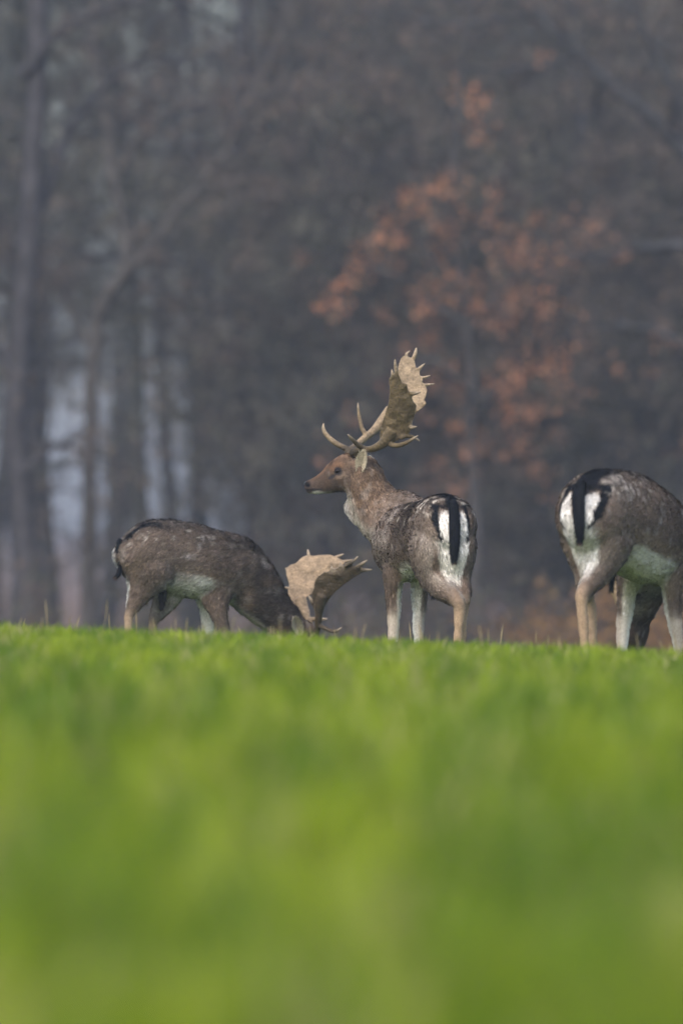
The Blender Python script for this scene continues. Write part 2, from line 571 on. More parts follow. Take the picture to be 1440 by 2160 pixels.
def custom_tree(name, label, base_px, d, limbs, wood, twig_col, seed, nsub=9, sub_len=1.3, twig_n=15, wither=0, group=None):
    """limbs: list of lists of (px, py, radius, depth offset)"""
    rs = np.random.default_rng(seed)
    bx, by = at(base_px, d), d
    bz = float(ground_z(bx, by)) - 0.02
    e = empty(name, (bx, by, bz))
    tag(e, label, 'tree', group)
    trunk, crown = Soup(), Soup()
    for li, lim in enumerate(limbs):
        p = np.array([(at(px, d) - bx, dd, (atz(py, d) if py is not None else bz - .1) - bz, r * 1.3) for px, py, r, dd in lim])
        f = catmull(p, 6)
        wv = np.cumsum(rs.normal(0, .022, (len(f), 2)), axis=0)
        wv -= np.linspace(0, 1, len(f))[:, None] * wv[-1]
        f[:, :2] += wv
        stick(trunk, f[:, :3], np.maximum(f[:, 3], .004) * (1 + rs.normal(0, .04, len(f))), 10 if li == 0 else 7, wood)
        if li > 0:
            branch_out(crown, rs, f[:, :3], max(f[0, 3], .02), 0.9, wood, twig_col, nsub=nsub, sub_len=sub_len * 1.25, twig_n=twig_n)
    tm, cm = trunk.mesh('tree_trunk'), crown.mesh('tree_crown')
    link('trunk', tm, M_BARK, e); co_ = link('crown', cm, M_TWIG, e)
    if wither:
        lf_ = Soup()
        tips = np.vstack(crown.V)
        leaf_soup(lf_, rs, tips[rs.integers(0, len(tips), wither)], rs.uniform(.06, .22, wither), rs.integers(5, 16, wither), .038, LEAFC[seed % 3])
        link('withered_leaves', lf_.mesh('withered_leaves'), M_LEAF, co_)['kind'] = 'stuff'
    return e, (bx, by, bz)


# pale forked tree
custom_tree('forked_tree', 'slender pale-barked tree whose trunk forks into a Y, in front of the wood', 188, 147, [
    [(188, None, .11, 0), (186, 1200, .085, 0), (196, 890, .075, 0), (215, 760, .07, 0), (238, 650, .07, 0), (268, 570, .066, 0), (258, 480, .055, .1), (236, 380, .05, .2), (228, 220, .04, .3), (205, 40, .03, .3), (190, -220, .02, .3)],
    [(268, 572, .05, 0), (310, 520, .045, -.1), (365, 450, .038, -.2), (430, 370, .034, -.3), (485, 290, .028, -.3), (540, 180, .02, -.4), (640, -20, .01, -.5)],
    [(215, 760, .04, 0), (150, 640, .03, .2), (80, 560, .02, .4), (20, 500, .01, .5)],
    [(250, 640, .04, 0), (330, 610, .035, .3), (430, 640, .03, .5), (520, 640, .02, .6), (620, 620, .008, .6)],
    [(238, 380, .035, .2), (300, 300, .03, .4), (420, 215, .025, .6), (560, 210, .02, .7), (660, 165, .008, .8)],
], (.075, .069, .065), (.058, .054, .054), 5, nsub=18, wither=220)

# thick dark trunk on the left
custom_tree('dark_oak_tree', 'thick dark upright trunk at the edge of the wood, near the pale forked tree', 48, 145, [
    [(50, None, .20, 0), (60, 1300, .13, 0), (36, 900, .11, 0), (50, 500, .105, 0), (68, 100, .10, 0), (45, -300, .09, 0), (60, -900, .06, 0)],
    [(40, 520, .07, 0), (110, 400, .06, .2), (160, 260, .045, .3), (260, 150, .03, .5), (380, 110, .012, .6)],
    [(46, 160, .07, 0), (130, 60, .05, -.3), (260, 10, .04, -.5), (420, -10, .02, -.6)],
    [(40, 800, .05, 0), (-60, 650, .04, .2), (-160, 560, .02, .4)],
    [(42, 1000, .05, 0), (110, 940, .035, -.2), (190, 960, .02, -.4), (260, 990, .01, -.5)],
], (.042, .041, .046), (.058, .053, .055), 6, nsub=14, wither=150)

# tree on the right whose long dark limbs cross the picture
custom_tree('spreading_oak_tree', 'dark spreading tree whose long bare limbs slant over the copper leaves', 1640, 144, [
    [(1640, None, .34, 0), (1635, 1200, .26, 0), (1640, 800, .24, 0), (1630, 400, .22, 0), (1640, 0, .18, 0), (1650, -600, .08, 0)],
    [(1635, 520, .12, 0), (1540, 400, .10, -.2), (1440, 300, .085, -.3), (1330, 210, .07, -.4), (1230, 120, .055, -.5), (1150, 40, .045, -.5), (1080, -40, .03, -.5), (980, -140, .012, -.5)],
    [(1632, 600, .10, 0), (1540, 545, .075, -.2), (1440, 520, .06, -.3), (1330, 530, .04, -.3), (1230, 545, .02, -.3), (1150, 575, .008, -.3)],
    [(1440, 300, .05, -.3), (1420, 200, .045, -.4), (1360, 90, .035, -.5), (1300, -40, .02, -.6)],
    [(1150, 40, .035, -.5), (1060, 42, .03, -.4), (950, 55, .025, -.3), (860, 40, .02, -.2), (760, 20, .008, -.1)],
    [(1636, 850, .07, 0), (1500, 760, .05, -.3), (1380, 700, .035, -.4), (1260, 690, .02, -.5), (1180, 720, .008, -.5)],
    [(1230, 120, .035, -.5), (1130, 140, .03, -.3), (1010, 150, .02, -.2), (900, 130, .01, -.1)],
], (.042, .043, .047), (.066, .062, .054), 8, nsub=16, sub_len=1.1, wither=260)

# young beech holding its copper leaves
BE, (bex, bey, bez) = custom_tree('copper_beech_tree', 'young beech still holding clumps of copper-orange autumn leaves, behind the standing buck', 1015, 142, [
    [(1015, None, .09, 0), (1010, 1200, .06, 0), (1000, 900, .05, 0), (992, 700, .045, 0), (972, 520, .038, 0), (965, 360, .03, 0), (985, 180, .03, 0), (1000, 0, .02, 0), (1010, -200, .008, 0)],
    [(985, 660, .04, 0), (900, 560, .03, -.2), (850, 470, .02, -.3), (880, 400, .01, -.4)],
    [(985, 680, .04, 0), (880, 620, .03, .2), (780, 560, .02, .3), (720, 610, .01, .4)],
    [(990, 700, .04, 0), (1060, 600, .03, -.3), (1130, 560, .02, -.4), (1190, 530, .01, -.5)],
    [(975, 540, .03, 0), (1030, 470, .02, .2), (1050, 400, .01, .3)],
    [(1000, 850, .04, 0), (1080, 800, .03, .2), (1160, 780, .015, .3)],
    [(998, 830, .035, 0), (900, 760, .025, -.2), (820, 810, .01, -.3)],
], (.045, .043, .043), (.065, .05, .044), 9, nsub=10, sub_len=0.9)
rs = np.random.default_rng(77)
clumps = [(960, 375, .20), (945, 410, .15), (870, 415, .22), (900, 405, .15), (830, 465, .18), (850, 500, .15), (790, 520, .17), (760, 560, .17), (735, 590, .15), (705, 655, .18), (715, 620, .12), (920, 540, .17), (922, 590, .17), (925, 645, .19),
          (885, 665, .17), (955, 600, .15), (905, 720, .14), (1040, 470, .18), (1048, 540, .17), (1040, 410, .13), (1100, 545, .15), (1150, 545, .14), (1100, 622, .15), (1150, 632, .13), (1000, 635, .12), (1060, 680, .16),
          (1080, 800, .22), (1150, 765, .22), (1190, 760, .16), (820, 822, .15), (985, 190, .18), (1000, 230, .17), (1010, 300, .14), (1140, 115, .13), (965, 180, .12), (880, 440, .14), (1080, 860, .15), (960, 900, .14), (980, 450, .14), (930, 480, .12), (1130, 460, .12)]
ls = Soup()
cen = [(at(px, 142) - bex, rs.normal(0, .35), atz(py, 142) - bez) for px, py, r in clumps]
leaf_soup(ls, rs, cen, [r * 1.3 for *_, r in clumps], [1050 * r * r for *_, r in clumps], .045, [(.38, .165, .08), (.29, .13, .075), (.42, .22, .115), (.21, .115, .075)])
cen2 = [(rs.normal(.3, 1.0), rs.normal(0, .7), rs.uniform(3.0, 6.5)) for _ in range(70)]
leaf_soup(ls, rs, cen2, rs.uniform(.12, .3, 70), np.full(70, 20), .04, [(.30, .15, .085), (.22, .12, .075)])
lo = link('leaves', ls.mesh('leaves'), M_LEAF, next(c for c in BE.children if c.name.startswith('crown')))
lo['kind'] = 'stuff'


# shrubs along the edge of the wood
def shrub(name, label, px, d, h, w, nst, leaf_cols, nleaf, seed, group):
    rs = np.random.default_rng(seed)
    x, y = at(px, d), d
    e = empty(name, (x, y, float(ground_z(x, y)) - .02))
    tag(e, label, 'bush', group)
    st, lf = Soup(), Soup()
    cs = []
    S, D, Ln = [], [], []
    for i in range(nst):
        a = rs.uniform(0, 6.28); t = rs.uniform(.1, .9)
        b = wander(rs, (rs.normal(0, .12 * w), rs.normal(0, .12 * w), -.05), (math.cos(a) * t * w, math.sin(a) * t * w, h), h * rs.uniform(.7, 1.1), 7, .16, -.03)
        stick(st, b, np.linspace(.014, .004, 8), 4, (.08, .062, .05))
        m = 14
        ix = rs.integers(2, 7, m)
        S.append(b[ix]); D.append(rs.normal(0, .7, (m, 3)) + (b[ix] - b[ix - 1])); Ln.append(rs.uniform(.2, .5, m) * h * .5)
        cs += [b[k] + rs.normal(0, .12, 3) for k in (3, 5, 6, 7)]
    twigs(st, rs, np.vstack(S), np.vstack(D), np.concatenate(Ln), np.full(nst * 14, .004), (.085, .066, .055))
    link('stems', st.mesh('shrub_stems'), M_TWIG, e)
    leaf_soup(lf, rs, cs, [.2] * len(cs), [nleaf] * len(cs), .04, leaf_cols)
    lo = link('leaves', lf.mesh('shrub_leaves'), M_LEAF, e)
    lo['kind'] = 'stuff'


gold = [(.24, .14, .045), (.20, .10, .04), (.14, .09, .04)]
dull = [(.08, .068, .05), (.07, .075, .045), (.10, .07, .05)]
for i, (px, d, h, w) in enumerate([(1290, 128, 1.9, .8), (1430, 127, 2.15, .9), (1180, 130, 1.75, .8), (1530, 129, 2.35, 1.0)]):
    shrub('golden_bush', 'golden-brown leafy bush low behind the buck seen from the rear', px, d, h, w, 16, gold, 22, 300 + i, 'golden-brown bushes at the foot of the wood')
for i, (px, d, h, w) in enumerate([(80, 134, 2.15, .9), (420, 133, 2.05, .9), (600, 135, 2.25, 1.0), (760, 134, 2.15, .9), (900, 132, 2.25, 1.0), (1060, 134, 2.25, 1.0), (-120, 134, 2.4499999999999997, 1.0), (1650, 133, 2.55, 1.0)]):
    shrub('bare_bush', 'dull thin-leaved bush in the dark understorey at the foot of the wood', px, d, h, w, 15, dull, 12, 330 + i, 'dull bushes at the foot of the wood')
# ------------------------------------------------------------------ fallow bucks
class Deer:
    """One buck. Joints are given as picture column, picture row at the buck's own distance plus depth in metres,
    and become metres in the buck's own frame (right, away, up) with the origin on the ground under it."""

    def __init__(self, label, px0, pyg, d0, size, F, belly=(.3, .6), dref=None, cat='deer'):
        self.k = d0 / (dref or d0)
        self.belly = belly; self.eyes = []; self.rth = (.10, .45); self.mouth = None; self.tone = 1.0; self.dark = 0.0; self.front = 2.0; self.topw = 1.0; self.asym = (1.0, 1.0); self.band = 0.0; self.hs = 1.0; self.inner = 1.0; self.fleck = 1.0
        self.px0, self.pyg, self.S, self.size, self.d0 = px0, pyg, FPX / d0, size, d0
        x, y = at(px0, d0), d0
        self.base = np.array([x, y, atz(pyg, d0)])
        self.root = empty('fallow_deer', tuple(self.base))
        tag(self.root, label, cat)
        self.root['group'] = 'fallow bucks on the ridge'
        self.F = np.array([F[0], F[1], 0.0]); self.F /= np.linalg.norm(self.F)
        self.L = np.cross([0, 0, 1], self.F)
        self.parts = []

    def p(self, px, py, D):
        return np.array([(px - self.px0) / self.S, D * self.k, (self.pyg - py) / self.S])

    def gz(self, q):
        """ground height under a local point"""
        return float(ground_z(self.base[0] + q[0], self.base[1] + q[1])) - self.base[2]

    def part(self, kind, rows, hint, side=0, sub=6):
        """rows (px,py,D,half_lateral,half_other)"""
        pts = []
        for px, py, D, a, b in rows:
            pts.append(list(self.p(px, py, D)) + [a * self.k, b * self.k])
        self.raw(kind, pts, hint, side, sub)

    def raw(self, kind, pts, hint, side=0, sub=6):
        t = tube(np.array(pts), hint, sub, 20)
        self.parts.append((kind, side, t))

    def leg(self, kind, side, joints, radii, lat=None):
        """joints as (px,py,D); the last is the hoof, dropped to the ground"""
        P = [self.p(*j) for j in joints]
        P[-1][2] = self.gz(P[-1]) + 0.035
        pts = [list(p) + [q * self.k for q in r] for p, r in zip(P, radii)]
        self.raw(kind, pts, self.L, side)
        self.hoof(P[-1], P[-1] - P[-2])

    def hoof(self, p, d):
        f = self.F
        s = Soup()
        for k in (-1, 1):
            c = p + self.L * 0.013 * k
            z0 = self.gz(c) - 0.004
            top = c[2] + 0.012
            rows = [(c - f * .022, .011, top), (c - f * .004, .015, top), (c + f * .016, .013, top - .012), (c + f * .035, .006, z0 + .012)]
            V = []
            for q, w, zt in rows:
                V += [[*(q - self.L * w)[:2], z0], [*(q + self.L * w)[:2], z0], [*(q + self.L * w * .8)[:2], zt], [*(q - self.L * w * .8)[:2], zt]]
            Q = [(0, 3, 2, 1), (12, 13, 14, 15)]
            for i in range(3):
                a = 4 * i
                for m, n in ((0, 1), (1, 2), (2, 3), (3, 0)):
                    Q.append((a + m, a + n, a + 4 + n, a + 4 + m))
            s.add(np.array(V), np.array(Q))
        link('hoof', s.mesh('hoof', smooth=False), M_HOOF, self.root)

    # ---------------------------------------------------------------- skin, coat and fur
    def build_body(self, coat, nfur, seed, voxel=.0105, smooth_it=10):
        s = Soup()
        for kind, side, t in self.parts:
            s.add(t[0], t[1], t[2])
        V, FQ, FT, N = remesh(np.vstack(s.V), np.vstack(s.Q), np.vstack(s.T), voxel, smooth_it)
        fine = []
        C, flow, hl = coat(self, V, N)
        # gentle skin relief so that the outline is not ideal
        rs = np.random.default_rng(seed)
        V2 = V + N * ((vnoise(V, 22, seed) - .5) * .007 + (vnoise(V, 60, seed + 1) - .5) * .004)[:, None]
        # fur: tapered locks lying along the coat
        tri = np.vstack([FQ[:, [0, 1, 2]], FQ[:, [0, 2, 3]]] + ([FT] if len(FT) else []))
        A = np.linalg.norm(np.cross(V2[tri[:, 1]] - V2[tri[:, 0]], V2[tri[:, 2]] - V2[tri[:, 0]]), axis=1)
        pick = rs.choice(len(tri), nfur, p=A / A.sum())
        u = rs.uniform(0, 1, nfur); v = rs.uniform(0, 1, nfur)
        f = u + v > 1; u[f] = 1 - u[f]; v[f] = 1 - v[f]
        w = np.stack([1 - u - v, u, v], 1)
        tp = tri[pick]
        P = (V2[tp] * w[:, :, None]).sum(1)
        Nn = (N[tp] * w[:, :, None]).sum(1); Nn /= np.linalg.norm(Nn, axis=1)[:, None] + 1e-9
        Fl = (flow[tp] * w[:, :, None]).sum(1)
        Cc = (C[tp] * w[:, :, None]).sum(1)
        H = (hl[tp] * w).sum(1)
        Fl = Fl - (Fl * Nn).sum(1)[:, None] * Nn
        # locks clump and swirl a little
        sw = np.stack([vnoise(P, 26, seed + 5), vnoise(P, 26, seed + 6), vnoise(P, 26, seed + 7)], 1) - .5
        Fl = Fl / (np.linalg.norm(Fl, axis=1)[:, None] + 1e-9) + sw * .35 + rs.normal(0, .12, (nfur, 3))
        D = Fl + Nn * rs.uniform(.10, .40, nfur)[:, None]
        D /= np.linalg.norm(D, axis=1)[:, None] + 1e-9
        Wd = np.cross(D, Nn); Wd /= np.linalg.norm(Wd, axis=1)[:, None] + 1e-9
        tw = rs.uniform(-.9, .9, nfur)[:, None]
        Wd = Wd * np.cos(tw) + np.cross(D, Wd) * np.sin(tw)
        ln = (H * rs.uniform(.6, 1.3, nfur))[:, None]
        wd = (.0013 + .0010 * rs.uniform(0, 1, nfur))[:, None] * np.clip(ln / .02, .5, 1.3)
        r0 = P - Nn * .002
        mid = r0 + D * ln * .55 + Nn * ln * .05
        tip = r0 + D * ln - Nn * ln * .10
        hv = np.stack([r0 - Wd * wd, r0 + Wd * wd, mid + Wd * wd * .8, mid - Wd * wd * .8, tip], 1).reshape(-1, 3)
        b = len(V2) + np.arange(nfur)[:, None] * 5
        hq = b + np.array([[0, 1, 2, 3]]); ht = b + np.array([[3, 2, 4]])
        br = np.exp(rs.normal(0, .25, (nfur, 1)))
        hc = np.stack([Cc * br * .85, Cc * br * .85, Cc * br, Cc * br, Cc * br * 1.18], 1).reshape(-1, 3)
        hn = np.repeat(Nn + rs.normal(0, .22, (nfur, 3)), 5, axis=0)
        hn /= np.linalg.norm(hn, axis=1)[:, None]
        VA = np.vstack([V2, hv]); CA = np.vstack([C * .92, np.clip(hc, 0, .9)]); NA = np.vstack([N, hn])
        me = mesh_from('deer_body', VA, [FQ, hq] + [np.vstack([FT, ht]) if len(FT) else ht], CA, NA)
        return link('body', me, M_COAT, self.root)

    # ---------------------------------------------------------------- small parts
    def furry(self, name, pts, hint, cfun, nfur, flen, seed, sub=6):
        """a tuft: short tube with long locks (tail, tassel)"""
        rs = np.random.default_rng(seed)
        V, Q, T, P, Lt, Up, Tn, R = tube(np.array(pts), hint, sub, 12)
        s = Soup()
        n = len(P)
        k = rs.integers(0, n, nfur); a = rs.uniform(0, 6.28, nfur)
        O = Lt[k] * np.cos(a)[:, None] + Up[k] * np.sin(a)[:, None]
        r0 = P[k] + (Lt[k] * np.cos(a)[:, None] * R[k, :1] + Up[k] * np.sin(a)[:, None] * R[k, 1:]) * .9
        D = Tn[k] + O * rs.uniform(.05, .55, nfur)[:, None] + rs.normal(0, .16, (nfur, 3)); D /= np.linalg.norm(D, axis=1)[:, None]
        W = np.cross(D, O); W /= np.linalg.norm(W, axis=1)[:, None] + 1e-9
        ln = flen * rs.uniform(.5, 1.2, (nfur, 1))
        hv = np.stack([r0 - W * .002, r0 + W * .002, r0 + D * ln], 1).reshape(-1, 3)
        ht = np.arange(nfur)[:, None] * 3 + np.array([[0, 1, 2]])
        tt = np.concatenate([np.repeat(np.linspace(0, 1, n), 12), [0, 1]])
        c0 = cfun(tt, np.vstack([np.repeat(Lt, 12, 0) * 0, np.zeros((2, 3))]))
        s.add(V, Q, T, c0)
        s.add(hv, None, ht, np.repeat(cfun(np.linspace(0, 1, n)[k], O) * rs.uniform(.75, 1.25, (nfur, 1)), 3, axis=0))
        return link(name, s.mesh(name), M_COAT, self.root)

    def eye(self, px, py, D, fwd, up, out, r=.019):
        fwd, up, out = [np.array(v, float) / np.linalg.norm(v) for v in (fwd, up, out)]
        c = self.p(px, py, D)
        V, Q, T = [], [], []
        m, n = 8, 14
        for i in range(1, m):
            th = math.pi * i / m
            for j in range(n):
                ph = 2 * math.pi * j / n
                V.append(c + fwd * r * 1.05 * math.sin(th) * math.cos(ph) + up * r * .52 * math.sin(th) * math.sin(ph) + out * r * .75 * math.cos(th))
        V += [c + out * r * .75, c - out * r * .75]
        for i in range(m - 2):
            for j in range(n):
                k = (j + 1) % n
                Q.append((i * n + j, i * n + k, (i + 1) * n + k, (i + 1) * n + j))
        a, b2 = len(V) - 2, len(V) - 1
        for j in range(n):
            k = (j + 1) % n
            T.append((a, k, j)); T.append((b2, (m - 2) * n + j, (m - 2) * n + k))
        return link('eye', mesh_from('eye', np.array(V), [np.array(Q), np.array(T)]), M_EYE, self.root)

    def ear(self, base, tip, face, width, inner, outer, seed):
        """cupped leaf-shaped ear; face = direction the hollow looks"""
        rs = np.random.default_rng(seed)
        base, tip = np.array(base), np.array(tip)
        ax = tip - base; ln = np.linalg.norm(ax); ax /= ln
        f = np.array(face, float); f -= f @ ax * ax; f /= np.linalg.norm(f)
        sd = np.cross(ax, f)
        nu, nv = 12, 9
        V, C = [], []
        for layer in (0, 1):
            for i in range(nu):
                t = i / (nu - 1)
                w = width * (max(math.sin(math.pi * min(t * .90 + .05, .985)), 0.02) ** .62) * (.75 + .25 * t) + .002
                for j in range(nv):
                    s = (j / (nv - 1) - .5) * 2
                    cup = (abs(s) ** 1.6) * w * .75
                    q = base + ax * ln * t + sd * s * w + f * (cup - (.0 if layer == 0 else .006)) - f * .012 * math.sin(t * 3)
                    V.append(q)
                    if layer == 0:
                        rim = abs(s) > .8
                        c = np.array(inner) * ((.62 if abs(s) < .2 else .95) if not rim else .7)
                    else:
                        c = np.array(outer)
                    C.append(c * rs.uniform(.85, 1.15))
        Q = []
        o = nu * nv
        for i in range(nu - 1):
            for j in range(nv - 1):
                a = i * nv + j
                Q.append((a, a + 1, a + nv + 1, a + nv)); Q.append((o + a, o + a + nv, o + a + nv + 1, o + a + 1))
        for i in range(nu - 1):
            for j in (0, nv - 1):
                a = i * nv + j
                Q.append((a, a + nv, o + a + nv, o + a))
        for i in (0, nu - 1):
            for j in range(nv - 1):
                a = i * nv + j
                Q.append((a, a + 1, o + a + 1, o + a))
        s_ = Soup()
        V = np.array(V); C = np.array(C)
        s_.add(V, np.array(Q), None, C)
        # fringe of hairs inside and on the rim
        n = 500
        k = rs.integers(0, o, n)
        d = ax * rs.uniform(.3, 1, (n, 1)) + f * rs.uniform(.0, .5, (n, 1)) + rs.normal(0, .25, (n, 3)); d /= np.linalg.norm(d, axis=1)[:, None]
        W = np.cross(d, f); W /= np.linalg.norm(W, axis=1)[:, None] + 1e-9
        l = rs.uniform(.008, .02, (n, 1))
        hv = np.stack([V[k] - W * .0013, V[k] + W * .0013, V[k] + d * l], 1).reshape(-1, 3)
        s_.add(hv, None, np.arange(n)[:, None] * 3 + np.array([[0, 1, 2]]), np.repeat(C[k] * rs.uniform(.8, 1.3, (n, 1)), 3, axis=0))
        return link('ear', s_.mesh('ear'), M_COAT, self.root)

    def nose(self, pts, hint):
        V, Q, T, *_ = tube(np.array(pts), hint, 4, 12)
        return link('nose', mesh_from('nose', V, [Q, T]), M_EYE, self.root)

    def antler(self, to3d, sticks, outline, inner_dir, thick, seed, inner_col, outer_col, cup):
        """to3d(px,py,extra) -> local point; sticks: lists of (px,py,extra,radius); outline: palm edge (px,py)"""
        rs = np.random.default_rng(seed)
        s = Soup()
        for st_ in sticks:
            tk = 1.22 if st_[0][3] > .0125 else 1.5
            pts = [list(to3d(a, b_, e)) + [r * tk, r * tk * .9] for a, b_, e, r in st_]
            V, Q, T, *_ = tube(np.array(pts), (0.2, 1, 0.1), 5, 12)
            s.add(V, Q, T)
        # palm: a thick curved blade, its edge drawn point by point, filled by a grid
        O = np.array(outline, float)
        # densify
        D = []
        for i in range(len(O)):
            a, b_ = O[i], O[(i + 1) % len(O)]
            m = max(1, int(np.linalg.norm(b_ - a) / 3.0))
            for t in range(m):
                D.append(a + (b_ - a) * t / m)
        D = np.array(D)
        bm = bmesh.new()
        vs_ = [bm.verts.new((q[0], q[1], 0)) for q in D]
        bm.faces.new(vs_)
        bmesh.ops.triangulate(bm, faces=bm.faces[:])
        for _ in range(5):
            long = [e for e in bm.edges if e.calc_length() > 7 and not e.is_boundary]
            if not long:
                break
            bmesh.ops.subdivide_edges(bm, edges=long, cuts=1)
            bmesh.ops.triangulate(bm, faces=bm.faces[:])
            bmesh.ops.beautify_fill(bm, faces=bm.faces[:], edges=[e for e in bm.edges if not e.is_boundary])
        bm.verts.ensure_lookup_table()
        P2 = np.array([v.co[:2] for v in bm.verts])
        TR = np.array([[v.index for v in f_.verts] for f_ in bm.faces])
        edge = np.array([v.is_boundary for v in bm.verts])
        bm.verts.index_update()
        BE_ = [(e.verts[0].index, e.verts[1].index) for e in bm.edges if e.is_boundary]
        bm.free()
        # distance to the edge sets the thickness
        dist = np.sqrt(((P2[:, None] - D[None]) ** 2).sum(2)).min(1)
        th = thick * (.45 + .55 * np.clip(dist / 14, 0, 1))
        ex = cup(P2)
        ex = ex + (vnoise(np.column_stack([P2 / 400, np.zeros(len(P2))]), 30, seed) - .5) * .012
        base = np.array([to3d(a, b_, e) for (a, b_), e in zip(P2, ex)])
        ind = np.array(inner_dir, float) / np.linalg.norm(inner_dir)
        A = base + ind * (th / 2)[:, None]
        B = base - ind * (th / 2)[:, None]
        n = len(P2)
        T = [TR, TR[:, ::-1] + n]
        E = np.array(BE_)
        T += [np.stack([E[:, 0], E[:, 1], E[:, 1] + n], 1), np.stack([E[:, 0], E[:, 1] + n, E[:, 0] + n], 1)]
        VV = np.vstack([A, B]); TT = np.vstack(T)
        # consistent winding
        bm = bmesh.new()
        bv = [bm.verts.new(v) for v in VV]
        for t in TT:
            try:
                bm.faces.new([bv[i] for i in t])
            except ValueError:
                pass
        bmesh.ops.recalc_face_normals(bm, faces=bm.faces[:])
        bm.verts.index_update()
        TT = np.array([[v.index for v in f_.verts] for f_ in bm.faces])
        bm.free()
        s.add(VV, None, TT)
        V, FQ, FT, N = remesh(np.vstack(s.V), np.vstack(s.Q), np.vstack(s.T), .0042, 2)
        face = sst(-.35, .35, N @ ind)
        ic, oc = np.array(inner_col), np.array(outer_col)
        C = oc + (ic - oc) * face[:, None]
        n1 = vnoise(V, 28, seed + 2); n2_ = vnoise(V, 90, seed + 3)
        n3_ = vnoise(V, (160, 160, 45), seed + 4)
        C = C * (.30 + .58 * n1 + .44 * n2_ + .24 * n3_)[:, None]
        # ends of the points rubbed pale
        tipw = np.zeros(len(V))
        for st_ in sticks:
            if st_[-1][3] < .006:
                q = np.array(to3d(*st_[-1][:3]))
                tipw = np.maximum(tipw, 1 - sst(.01, .06, np.linalg.norm(V - q, axis=1)))
        C = C * (1 - .6 * tipw[:, None]) + np.array([.33, .27, .20]) * .6 * tipw[:, None]
        # dark stained base at the burr
        q = np.array(to3d(*sticks[0][0][:3]))
        dk = 1 - sst(.03, .13, np.linalg.norm(V - q, axis=1))
        C = C * (1 - .72 * dk[:, None])
        me = mesh_from('antler', V, [FQ] + ([FT] if len(FT) else []), np.clip(C, 0, .8))
        return link('antler', me, M_ANTLER, self.root)


BROWN = np.array([.146, .108, .083]); DARK = np.array([.060, .050, .044]); GRIZ = np.array([.36, .32, .29]); BLACK = np.array([.007, .008, .011])
WHITE = np.array([.72, .70, .66]); CREAM = np.array([.78, .75, .68]); TAN = np.array([.39, .28, .185]); NECK = np.array([.150, .102, .070]); FACE = np.array([.070, .048, .036]); ORANGE = np.array([.155, .088, .052]); PALE = np.array([.48, .44, .38])


def mixc(C, col, m):
    return C + (np.asarray(col) - C) * np.clip(m, 0, 1)[:, None]


